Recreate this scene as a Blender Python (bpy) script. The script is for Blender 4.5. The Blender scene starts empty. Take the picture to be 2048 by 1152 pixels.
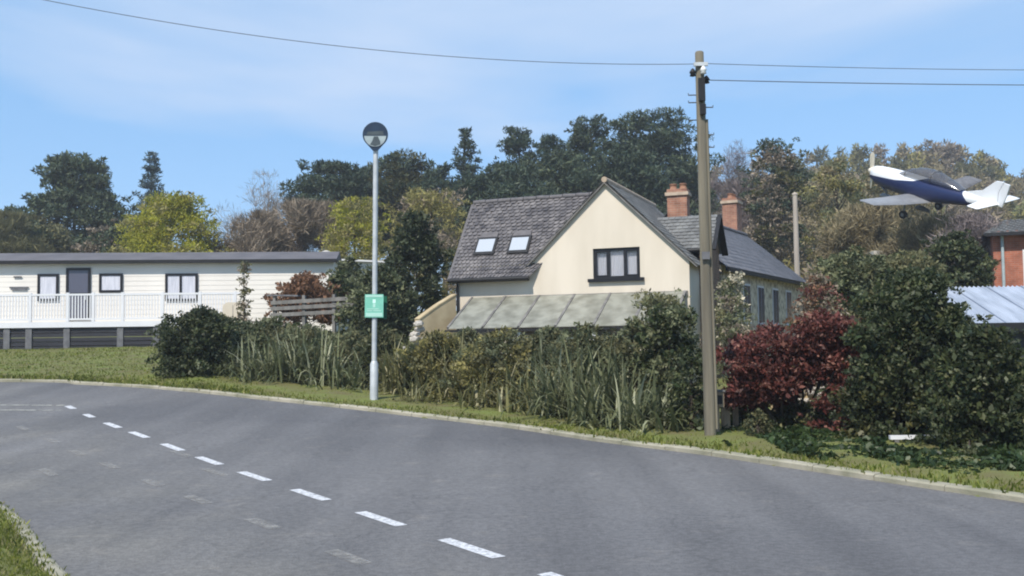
import bpy, math, random
import numpy as np
from mathutils import Vector, Matrix

random.seed(7)
sc = bpy.context.scene
R = math.radians
PI = math.pi

# ------------------------------------------------------------------ camera
F = 2000.0            # focal length in photo pixels (photo is 2048 wide)
EYE = 1.65
PITCH = math.atan((680 - 576) / F)
ROLL = R(0.8)
_f = np.array([0, math.cos(PITCH), math.sin(PITCH)])
_r0 = np.array([1.0, 0, 0]); _u0 = np.array([0, -math.sin(PITCH), math.cos(PITCH)])
_u = _u0 * math.cos(ROLL) + _r0 * math.sin(ROLL)
_r = _r0 * math.cos(ROLL) - _u0 * math.sin(ROLL)
cam = bpy.data.cameras.new('camera'); camo = bpy.data.objects.new('camera', cam)
sc.collection.objects.link(camo); sc.camera = camo
cam.sensor_width = 36; cam.lens = 36 * F / 2048
cam.clip_start = 0.05; cam.clip_end = 3000
camo.matrix_world = Matrix(((_r[0], _u[0], -_f[0], 0), (_r[1], _u[1], -_f[1], 0), (_r[2], _u[2], -_f[2], EYE), (0, 0, 0, 1)))

# ------------------------------------------------------------------ sky, sun, exposure
SUN_AZ = R(205); SUN_EL = R(50)          # azimuth clockwise from +Y (view direction)
w = bpy.data.worlds.new('World'); sc.world = w; w.use_nodes = True
nt = w.node_tree; nt.nodes.clear()
N = nt.nodes.new; LK = nt.links.new
wo = N('ShaderNodeOutputWorld'); bg = N('ShaderNodeBackground'); sky = N('ShaderNodeTexSky')
sky.sky_type = 'NISHITA'; sky.sun_disc = False
sky.sun_elevation = SUN_EL; sky.sun_rotation = SUN_AZ
sky.altitude = 0; sky.air_density = 0.75; sky.dust_density = 0.1; sky.ozone_density = 1.5
bg.inputs['Strength'].default_value = 0.126
tc = N('ShaderNodeTexCoord')
mp = N('ShaderNodeMapping'); LK(tc.outputs['Generated'], mp.inputs[0])
mp.inputs['Rotation'].default_value = (0, R(8), 0); mp.inputs['Scale'].default_value = (1.2, 1.2, 6.0); mp.inputs['Location'].default_value = (8.2, 2.2, 3)
nz = N('ShaderNodeTexNoise'); nz.inputs['Scale'].default_value = 1.0; nz.inputs['Detail'].default_value = 6; nz.inputs['Roughness'].default_value = 0.5
nz.inputs['Distortion'].default_value = 0.35
LK(mp.outputs[0], nz.inputs['Vector'])
rp = N('ShaderNodeValToRGB'); LK(nz.outputs['Fac'], rp.inputs[0])
rp.color_ramp.elements[0].position = 0.47; rp.color_ramp.elements[0].color = (0, 0, 0, 1)
rp.color_ramp.elements[1].position = 0.68; rp.color_ramp.elements[1].color = (0.72, 0.72, 0.72, 1)
mx = N('ShaderNodeMixRGB'); LK(rp.outputs[0], mx.inputs[0]); 
ev = N('ShaderNodeMixRGB'); ev.inputs[0].default_value = 0.6; LK(sky.outputs[0], ev.inputs[1]); ev.inputs[2].default_value = (1.40, 3.05, 5.2, 1)   # even thin haze over the whole sky
LK(ev.outputs[0], mx.inputs[1]); mx.inputs[2].default_value = (3.7, 4.3, 5.3, 1)
LK(mx.outputs[0], bg.inputs['Color']); LK(bg.outputs[0], wo.inputs[0])

sl = bpy.data.lights.new('sun', 'SUN'); slo = bpy.data.objects.new('sun', sl); sc.collection.objects.link(slo)
sl.energy = 3.6; sl.angle = R(0.6); sl.color = (1.0, 0.935, 0.83)
_sd = Vector((math.sin(SUN_AZ) * math.cos(SUN_EL), math.cos(SUN_AZ) * math.cos(SUN_EL), math.sin(SUN_EL)))
slo.rotation_euler = _sd.to_track_quat('Z', 'Y').to_euler()
slo.location = (0, 0, 40)

sc.view_settings.view_transform = 'Standard'; sc.view_settings.look = 'None'
sc.view_settings.gamma = 1; sc.view_settings.use_curve_mapping = False
sc.view_settings.exposure = 0.62
sc.render.film_transparent = False
sc.render.engine = 'CYCLES'
sc.cycles.max_bounces = 6; sc.cycles.diffuse_bounces = 3; sc.cycles.transparent_max_bounces = 6
sc.cycles.filter_width = 2.0

# ------------------------------------------------------------------ helpers
COL = sc.collection

def ray(px, py):
    return _f + (px - 1024) / F * _r + (576 - py) / F * _u

def W(px, py, Y):
    d = ray(px, py); p = d * (Y / d[1])
    return Vector((p[0], p[1], p[2] + EYE))

def S(t):
    t = np.clip(t, 0, 1); return t * t * (3 - 2 * t)

def g(X, Y):
    k = 0.0021 * (0.22 + 0.78 * S((2 - X) / 9))
    yy = np.clip(Y - 6, 0, 20)
    q = yy ** 2 + 28 * np.clip(Y - 26, 0, 22)
    z = k * q
    z = z + S((Y - 52) / 110) * (4 + 18 * S((X + 5) / 60))
    return z

def gz(x, y):
    return float(g(np.float64(x), np.float64(y)))

def hit(px, py):
    d = ray(px, py); t = np.arange(2, 120, 0.01)
    X = d[0] * t; Y = d[1] * t; z = EYE + d[2] * t
    i = int(np.argmax(z < g(X, Y)))
    return Vector((X[i], Y[i], float(g(X[i], Y[i]))))

def tag(o, label=None, cat=None, group=None, kind=None):
    if label: o['label'] = label
    if cat: o['category'] = cat
    if group: o['group'] = group
    if kind: o['kind'] = kind
    return o

def empty(name, loc, rz=0.0, label=None, cat=None, group=None):
    o = bpy.data.objects.new(name, None); COL.objects.link(o)
    o.empty_display_size = 0.2
    o.location = loc; o.rotation_euler = (0, 0, rz)
    return tag(o, label, cat, group)

def link(name, me, m, parent=None):
    o = bpy.data.objects.new(name, me); COL.objects.link(o)
    if m is not None and not me.materials:
        for mm in (m if isinstance(m, (list, tuple)) else [m]): me.materials.append(mm)
    if parent is not None: o.parent = parent
    return o

class MB:
    def __init__(s): s.v = []; s.f = []; s.mi = []; s.sm = []
    def add(s, vs, fs, mi=0, smooth=False):
        b = len(s.v); s.v += [tuple(p) for p in vs]
        s.f += [tuple(i + b for i in f) for f in fs]
        s.mi += [mi] * len(fs); s.sm += [smooth] * len(fs); return s
    def box(s, x0, x1, y0, y1, z0, z1, mi=0):
        v = [(x0,y0,z0),(x1,y0,z0),(x1,y1,z0),(x0,y1,z0),(x0,y0,z1),(x1,y0,z1),(x1,y1,z1),(x0,y1,z1)]
        return s.add(v, [(0,3,2,1),(4,5,6,7),(0,1,5,4),(1,2,6,5),(2,3,7,6),(3,0,4,7)], mi)
    def prism(s, pts, vec, mi=0):
        n = len(pts); pts = [Vector(p) for p in pts]; vec = Vector(vec)
        v = pts + [p + vec for p in pts]
        f = [tuple(range(n))[::-1], tuple(range(n, 2 * n))] + [(i, (i + 1) % n, n + (i + 1) % n, n + i) for i in range(n)]
        return s.add(v, f, mi)
    def bar(s, a, b, wd, ht, mi=0, up=(0, 0, 1)):
        a = Vector(a); b = Vector(b); d = (b - a).normalized(); up = Vector(up)
        x = d.cross(up).normalized(); y = x.cross(d).normalized()
        c = [x * (wd/2) + y * (ht/2), x * (-wd/2) + y * (ht/2), x * (-wd/2) - y * (ht/2), x * (wd/2) - y * (ht/2)]
        return s.add([a + q for q in c] + [b + q for q in c], [(0,1,2,3),(7,6,5,4),(0,4,5,1),(1,5,6,2),(2,6,7,3),(3,7,4,0)], mi)
    def tube(s, pts, rad, n=8, mi=0, cap=True):
        pts = [Vector(p) for p in pts]
        if not hasattr(rad, '__len__'): rad = [rad] * len(pts)
        vs = []; fs = []; px = None
        for i, p in enumerate(pts):
            d = (pts[min(i + 1, len(pts) - 1)] - pts[max(i - 1, 0)]).normalized()
            if px is None: px = d.orthogonal().normalized()
            px = (px - d * px.dot(d)).normalized(); py = d.cross(px)
            for k in range(n):
                t = 2 * PI * k / n; vs.append(p + (px * math.cos(t) + py * math.sin(t)) * rad[i])
        for i in range(len(pts) - 1):
            for k in range(n):
                fs.append((i*n + k, i*n + (k+1) % n, (i+1)*n + (k+1) % n, (i+1)*n + k))
        s.add(vs, fs, mi, True)
        if cap: s.add(vs[:n], [tuple(range(n))[::-1]], mi); s.add(vs[-n:], [tuple(range(n))], mi)   # caps keep their own corners so the side shades straight
        return s
    def loft(s, rings, mi=None, cap=True):
        n = len(rings[0]); vs = [p for r in rings for p in r]; b = len(s.v)
        s.v += [tuple(p) for p in vs]
        for i in range(len(rings) - 1):
            for k in range(n):
                s.f.append((b + i*n + k, b + i*n + (k+1) % n, b + (i+1)*n + (k+1) % n, b + (i+1)*n + k))
                s.mi.append(mi(i, k) if callable(mi) else (mi or 0)); s.sm.append(True)
        if cap:
            m0 = mi(0, 0) if callable(mi) else (mi or 0)
            s.add(rings[0], [tuple(range(n))[::-1]], m0); s.add(rings[-1], [tuple(range(n))], m0)
        return s
    def mesh(s, name):
        me = bpy.data.meshes.new(name); me.from_pydata(s.v, [], s.f)
        me.polygons.foreach_set('material_index', s.mi); me.polygons.foreach_set('use_smooth', s.sm)
        me.update(); return me
    def build(s, name, m, parent=None): return link(name, s.mesh(name), m, parent)

def quad_mesh(name, V):
    """V: (n,4,3) array of free quads -> mesh"""
    n = len(V); me = bpy.data.meshes.new(name)
    me.vertices.add(4 * n); me.vertices.foreach_set('co', V.astype(np.float32).ravel())
    me.loops.add(4 * n); me.loops.foreach_set('vertex_index', np.arange(4 * n, dtype=np.int32))
    me.polygons.add(n); me.polygons.foreach_set('loop_start', np.arange(0, 4 * n, 4, dtype=np.int32))
    me.polygons.foreach_set('loop_total', np.full(n, 4, dtype=np.int32))
    me.update(calc_edges=True); return me

def unit(a): return a / np.maximum(np.linalg.norm(a, axis=-1, keepdims=True), 1e-9)

def cards(rng, C, D, L, Wd):
    """leaf-sized diamonds centred at C, long axis D"""
    n = len(C); q = unit(np.cross(D, rng.normal(size=(n, 3))))
    k_ = np.clip(rng.lognormal(-0.05, 0.32, n), 0.4, 2.0); L = (L * k_)[:, None]; Wd = (Wd * k_ * rng.uniform(0.75, 1.25, n))[:, None]
    nn = np.cross(D, q)
    return np.stack([C - D * L / 2, C + q * Wd / 2 + nn * Wd * 0.12, C + D * L / 2, C - q * Wd / 2 + nn * Wd * 0.12], 1)

def clump_cards(rng, clumps, dens, L, Wd, up=0.35, out=0.8, shell=0.62):
    """clumps: (n,6) centre + radii; returns quads spread through each clump's outer volume"""
    out_q = []
    for c in clumps:
        rad = np.array(c[3:6]); n = max(6, int(dens * (rad[0] * rad[1] * rad[2]) ** (2 / 3)))
        d = unit(rng.normal(size=(n, 3))); rr = rng.uniform(shell, 1.08, n)[:, None]
        P = np.array(c[:3]) + d * rad * rr
        D = unit(d * out + rng.normal(size=(n, 3)) * 0.7 + np.array([0, 0, up]))
        out_q.append(cards(rng, P, D, L, Wd))
    return np.concatenate(out_q)

# ------------------------------------------------------------------ materials
def newmat(name):
    m = bpy.data.materials.new(name); m.use_nodes = True
    t = m.node_tree; return m, t, t.nodes['Principled BSDF'], t.nodes.new, t.links.new

def M(name, c1, c2=None, rough=0.8, scale=3.0, bump=0.0, bscale=None, metal=0.0, spec=0.3, stretch=(1, 1, 1), lo=0.35, hi=0.65, detail=6):
    m, t, b, n, l = newmat(name)
    c2 = c2 or tuple(x * 0.8 for x in c1)
    tc = n('ShaderNodeTexCoord'); mp = n('ShaderNodeMapping'); mp.inputs['Scale'].default_value = stretch
    l(tc.outputs['Object'], mp.inputs[0])
    z = n('ShaderNodeTexNoise'); z.inputs['Scale'].default_value = scale; z.inputs['Detail'].default_value = detail; l(mp.outputs[0], z.inputs['Vector'])
    r = n('ShaderNodeValToRGB'); l(z.outputs['Fac'], r.inputs[0])
    r.color_ramp.elements[0].position = lo; r.color_ramp.elements[0].color = (*c2, 1)
    r.color_ramp.elements[1].position = hi; r.color_ramp.elements[1].color = (*c1, 1)
    l(r.outputs[0], b.inputs['Base Color'])
    b.inputs['Roughness'].default_value = rough; b.inputs['Metallic'].default_value = metal
    b.inputs['Specular IOR Level'].default_value = spec
    if bump:
        z2 = n('ShaderNodeTexNoise'); z2.inputs['Scale'].default_value = bscale or scale * 4; z2.inputs['Detail'].default_value = 4
        l(mp.outputs[0], z2.inputs['Vector'])
        bp = n('ShaderNodeBump'); bp.inputs['Strength'].default_value = bump; bp.inputs['Distance'].default_value = 0.02
        l(z2.outputs['Fac'], bp.inputs['Height']); l(bp.outputs[0], b.inputs['Normal'])
    return m

def LEAF(name, c1, c2, trans=0.25, rough=0.55, c3=None):
    m, t, b, n, l = newmat(name)
    ge = n('ShaderNodeNewGeometry'); r = n('ShaderNodeValToRGB'); l(ge.outputs['Random Per Island'], r.inputs[0])
    r.color_ramp.elements[0].color = (*c1, 1); r.color_ramp.elements[1].color = (*c2, 1)
    r.color_ramp.elements[0].position = 0.1; r.color_ramp.elements[1].position = 0.80
    if c3: e = r.color_ramp.elements.new(0.94); e.color = (*c3, 1)
    oi = n('ShaderNodeTexCoord'); z = n('ShaderNodeTexNoise'); z.inputs['Scale'].default_value = 0.9; z.inputs['Detail'].default_value = 2
    l(oi.outputs['Object'], z.inputs['Vector'])
    mr = n('ShaderNodeMapRange'); mr.inputs[1].default_value = 0.3; mr.inputs[2].default_value = 0.7; mr.inputs[3].default_value = 0.72; mr.inputs[4].default_value = 1.25
    l(z.outputs['Fac'], mr.inputs[0])
    mm = n('ShaderNodeVectorMath'); mm.operation = 'SCALE'; l(r.outputs[0], mm.inputs[0]); l(mr.outputs[0], mm.inputs['Scale'])
    l(mm.outputs[0], b.inputs['Base Color']); b.inputs['Roughness'].default_value = rough; b.inputs['Specular IOR Level'].default_value = 0.25
    tr = n('ShaderNodeBsdfTranslucent'); l(mm.outputs[0], tr.inputs['Color'])
    mx = n('ShaderNodeMixShader'); mx.inputs[0].default_value = trans
    l(b.outputs[0], mx.inputs[1]); l(tr.outputs[0], mx.inputs[2])
    l(mx.outputs[0], t.nodes['Material Output'].inputs['Surface'])
    return m

def BRICK(name, c1, c2, mortar, sc_=4.4):
    m, t, b, n, l = newmat(name)
    tc = n('ShaderNodeTexCoord'); se = n('ShaderNodeSeparateXYZ'); l(tc.outputs['Object'], se.inputs[0])
    ad = n('ShaderNodeMath'); l(se.outputs[0], ad.inputs[0]); l(se.outputs[1], ad.inputs[1])
    cb = n('ShaderNodeCombineXYZ'); l(ad.outputs[0], cb.inputs[0]); l(se.outputs[2], cb.inputs[1])
    br = n('ShaderNodeTexBrick'); l(cb.outputs[0], br.inputs['Vector'])
    br.inputs['Color1'].default_value = (*c1, 1); br.inputs['Color2'].default_value = (*c2, 1); br.inputs['Mortar'].default_value = (*mortar, 1)
    br.inputs['Scale'].default_value = sc_; br.inputs['Mortar Size'].default_value = 0.02; br.inputs['Brick Width'].default_value = 1.0; br.inputs['Row Height'].default_value = 0.33
    z = n('ShaderNodeTexNoise'); z.inputs['Scale'].default_value = 3; l(tc.outputs['Object'], z.inputs['Vector'])
    mr = n('ShaderNodeMapRange'); mr.inputs[1].default_value = .3; mr.inputs[2].default_value = .7; mr.inputs[3].default_value = 0.7; mr.inputs[4].default_value = 1.2; l(z.outputs['Fac'], mr.inputs[0])
    mm = n('ShaderNodeVectorMath'); mm.operation = 'SCALE'; l(br.outputs['Color'], mm.inputs[0]); l(mr.outputs[0], mm.inputs['Scale'])
    l(mm.outputs[0], b.inputs['Base Color']); b.inputs['Roughness'].default_value = 0.9
    bp = n('ShaderNodeBump'); bp.inputs['Strength'].default_value = 0.5; bp.inputs['Distance'].default_value = 0.01; bp.invert = True
    l(br.outputs['Fac'], bp.inputs['Height']); l(bp.outputs[0], b.inputs['Normal'])
    return m

def ISL(name, c1, c2, rough=0.7, spec=0.3, bump=0.2):
    """slates, stones: colour varies from piece to piece plus mottling"""
    m, t, b, n, l = newmat(name)
    ge = n('ShaderNodeNewGeometry'); tc = n('ShaderNodeTexCoord')
    z = n('ShaderNodeTexNoise'); z.inputs['Scale'].default_value = 2.2; z.inputs['Detail'].default_value = 6; l(tc.outputs['Object'], z.inputs['Vector'])
    ad = n('ShaderNodeMath'); ad.operation = 'MULTIPLY_ADD'; l(ge.outputs['Random Per Island'], ad.inputs[0]); ad.inputs[1].default_value = 0.45
    sb = n('ShaderNodeMath'); sb.operation = 'MULTIPLY_ADD'; l(z.outputs['Fac'], sb.inputs[0]); sb.inputs[1].default_value = 2.0; sb.inputs[2].default_value = -0.7
    l(sb.outputs[0], ad.inputs[2])
    r = n('ShaderNodeValToRGB'); l(ad.outputs[0], r.inputs[0]); r.color_ramp.elements[0].color = (*c1, 1); r.color_ramp.elements[1].color = (*c2, 1)
    l(r.outputs[0], b.inputs['Base Color']); b.inputs['Roughness'].default_value = rough; b.inputs['Specular IOR Level'].default_value = spec
    z2 = n('ShaderNodeTexNoise'); z2.inputs['Scale'].default_value = 18; l(tc.outputs['Object'], z2.inputs['Vector'])
    bp = n('ShaderNodeBump'); bp.inputs['Strength'].default_value = bump; bp.inputs['Distance'].default_value = 0.02; l(z2.outputs['Fac'], bp.inputs['Height']); l(bp.outputs[0], b.inputs['Normal'])
    return m

def PAINT(name, base, amount, scale=9.0, soft=0.08):
    """road paint, worn through so the surface below shows"""
    m, t, b, n, l = newmat(name)
    tc = n('ShaderNodeTexCoord'); z = n('ShaderNodeTexNoise'); z.inputs['Scale'].default_value = scale; z.inputs['Detail'].default_value = 9; z.inputs['Roughness'].default_value = 0.75
    l(tc.outputs['Object'], z.inputs['Vector'])
    r = n('ShaderNodeValToRGB'); l(z.outputs['Fac'], r.inputs[0])
    r.color_ramp.elements[0].position = amount - soft; r.color_ramp.elements[1].position = amount + soft
    r.color_ramp.elements[0].color = (0, 0, 0, 1); r.color_ramp.elements[1].color = (1, 1, 1, 1)
    b.inputs['Base Color'].default_value = (*base, 1); b.inputs['Roughness'].default_value = 0.75
    l(r.outputs[0], b.inputs['Alpha']); return m

def asphalt():
    m, t, b, n, l = newmat('asphalt')
    tc = n('ShaderNodeTexCoord')
    def nz(s, d=6, st=(1, 1, 1), rot=0):
        mp = n('ShaderNodeMapping'); mp.inputs['Scale'].default_value = st; mp.inputs['Rotation'].default_value = (0, 0, rot)
        l(tc.outputs['Object'], mp.inputs[0])
        z = n('ShaderNodeTexNoise'); z.inputs['Scale'].default_value = s; z.inputs['Detail'].default_value = d; l(mp.outputs[0], z.inputs['Vector']); return z.outputs['Fac']
    def ramp(f, a, c, p0, p1):
        r = n('ShaderNodeValToRGB'); l(f, r.inputs[0]); r.color_ramp.elements[0].color = (*a, 1); r.color_ramp.elements[1].color = (*c, 1)
        r.color_ramp.elements[0].position = p0; r.color_ramp.elements[1].position = p1; return r.outputs[0]
    def mix(f, a, c, mode='MIX'):
        x = n('ShaderNodeMixRGB'); x.blend_type = mode
        (l(f, x.inputs[0]) if not isinstance(f, float) else setattr(x.inputs[0], 'default_value', f)); l(a, x.inputs[1]); l(c, x.inputs[2]); return x.outputs[0]
    base = ramp(nz(0.35, 5, (1, 0.35, 1), R(-32)), (0.108, 0.105, 0.108), (0.142, 0.138, 0.141), 0.3, 0.7)
    worn = ramp(nz(0.9, 6), (0.142, 0.137, 0.130), (0.190, 0.178, 0.160), 0.35, 0.7)
    # older, dustier surface towards the near kerb: blend across the road along its normal
    se = n('ShaderNodeSeparateXYZ'); l(tc.outputs['Object'], se.inputs[0])
    a1 = n('ShaderNodeMath'); a1.operation = 'MULTIPLY'; l(se.outputs[0], a1.inputs[0]); a1.inputs[1].default_value = 0.84
    a2 = n('ShaderNodeMath'); a2.operation = 'MULTIPLY_ADD'; l(se.outputs[1], a2.inputs[0]); a2.inputs[1].default_value = 0.54; l(a1.outputs[0], a2.inputs[2])
    mr = n('ShaderNodeMapRange'); l(a2.outputs[0], mr.inputs[0]); mr.inputs[1].default_value = 4.2; mr.inputs[2].default_value = 1.2; mr.inputs[3].default_value = 0; mr.inputs[4].default_value = 0.85
    f = n('ShaderNodeMath'); f.operation = 'MULTIPLY'; l(mr.outputs[0], f.inputs[0])
    r2 = ramp(nz(0.7, 5, (1, 0.5, 1), R(-32)), (0.25, 0.25, 0.25), (1, 1, 1), 0.38, 0.6); l(r2, f.inputs[1])
    c = mix(f.outputs[0], base, worn)
    pat = ramp(nz(0.16, 3, (1, 0.6, 1), R(-32)), (0.86, 0.86, 0.87), (1.14, 1.13, 1.11), 0.42, 0.58); c = mix(1.0, c, pat, 'MULTIPLY')
    trk = ramp(nz(1.3, 4, (1, 0.07, 1), R(-33)), (0.90, 0.90, 0.90), (1.10, 1.10, 1.09), 0.38, 0.62); c = mix(1.0, c, trk, 'MULTIPLY')
    vo = n('ShaderNodeTexVoronoi'); vo.feature = 'DISTANCE_TO_EDGE'; vo.inputs['Scale'].default_value = 0.42; zz = n('ShaderNodeVectorMath'); zz.operation = 'ADD'; nzv = n('ShaderNodeTexNoise'); nzv.inputs['Scale'].default_value = 1.6; nzv.inputs['Detail'].default_value = 6; l(tc.outputs['Object'], nzv.inputs['Vector']); l(tc.outputs['Object'], zz.inputs[0]); l(nzv.outputs['Color'], zz.inputs[1]); l(zz.outputs[0], vo.inputs['Vector'])
    crk = ramp(vo.outputs['Distance'], (0.72, 0.72, 0.72), (1, 1, 1), 0.0, 0.012); c = mix(0.55, c, mix(1.0, c, crk, 'MULTIPLY'))
    spots = ramp(nz(2.6, 7), (1, 1, 1), (1.22, 1.19, 1.14), 0.60, 0.72); c = mix(1.0, c, spots, 'MULTIPLY')
    mid_ = ramp(nz(16, 5), (0.86, 0.86, 0.86), (1.14, 1.14, 1.14), 0.36, 0.64); c = mix(1.0, c, mid_, 'MULTIPLY')
    grit = ramp(nz(75, 3), (0.72, 0.72, 0.72), (1.25, 1.25, 1.25), 0.3, 0.7)
    c = mix(1.0, c, grit, 'MULTIPLY')
    l(c, b.inputs['Base Color']); b.inputs['Roughness'].default_value = 0.82; b.inputs['Specular IOR Level'].default_value = 0.35
    bp = n('ShaderNodeBump'); bp.inputs['Strength'].default_value = 0.5; bp.inputs['Distance'].default_value = 0.008; l(nz(60, 4), bp.inputs['Height']); l(bp.outputs[0], b.inputs['Normal'])
    return m

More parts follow.
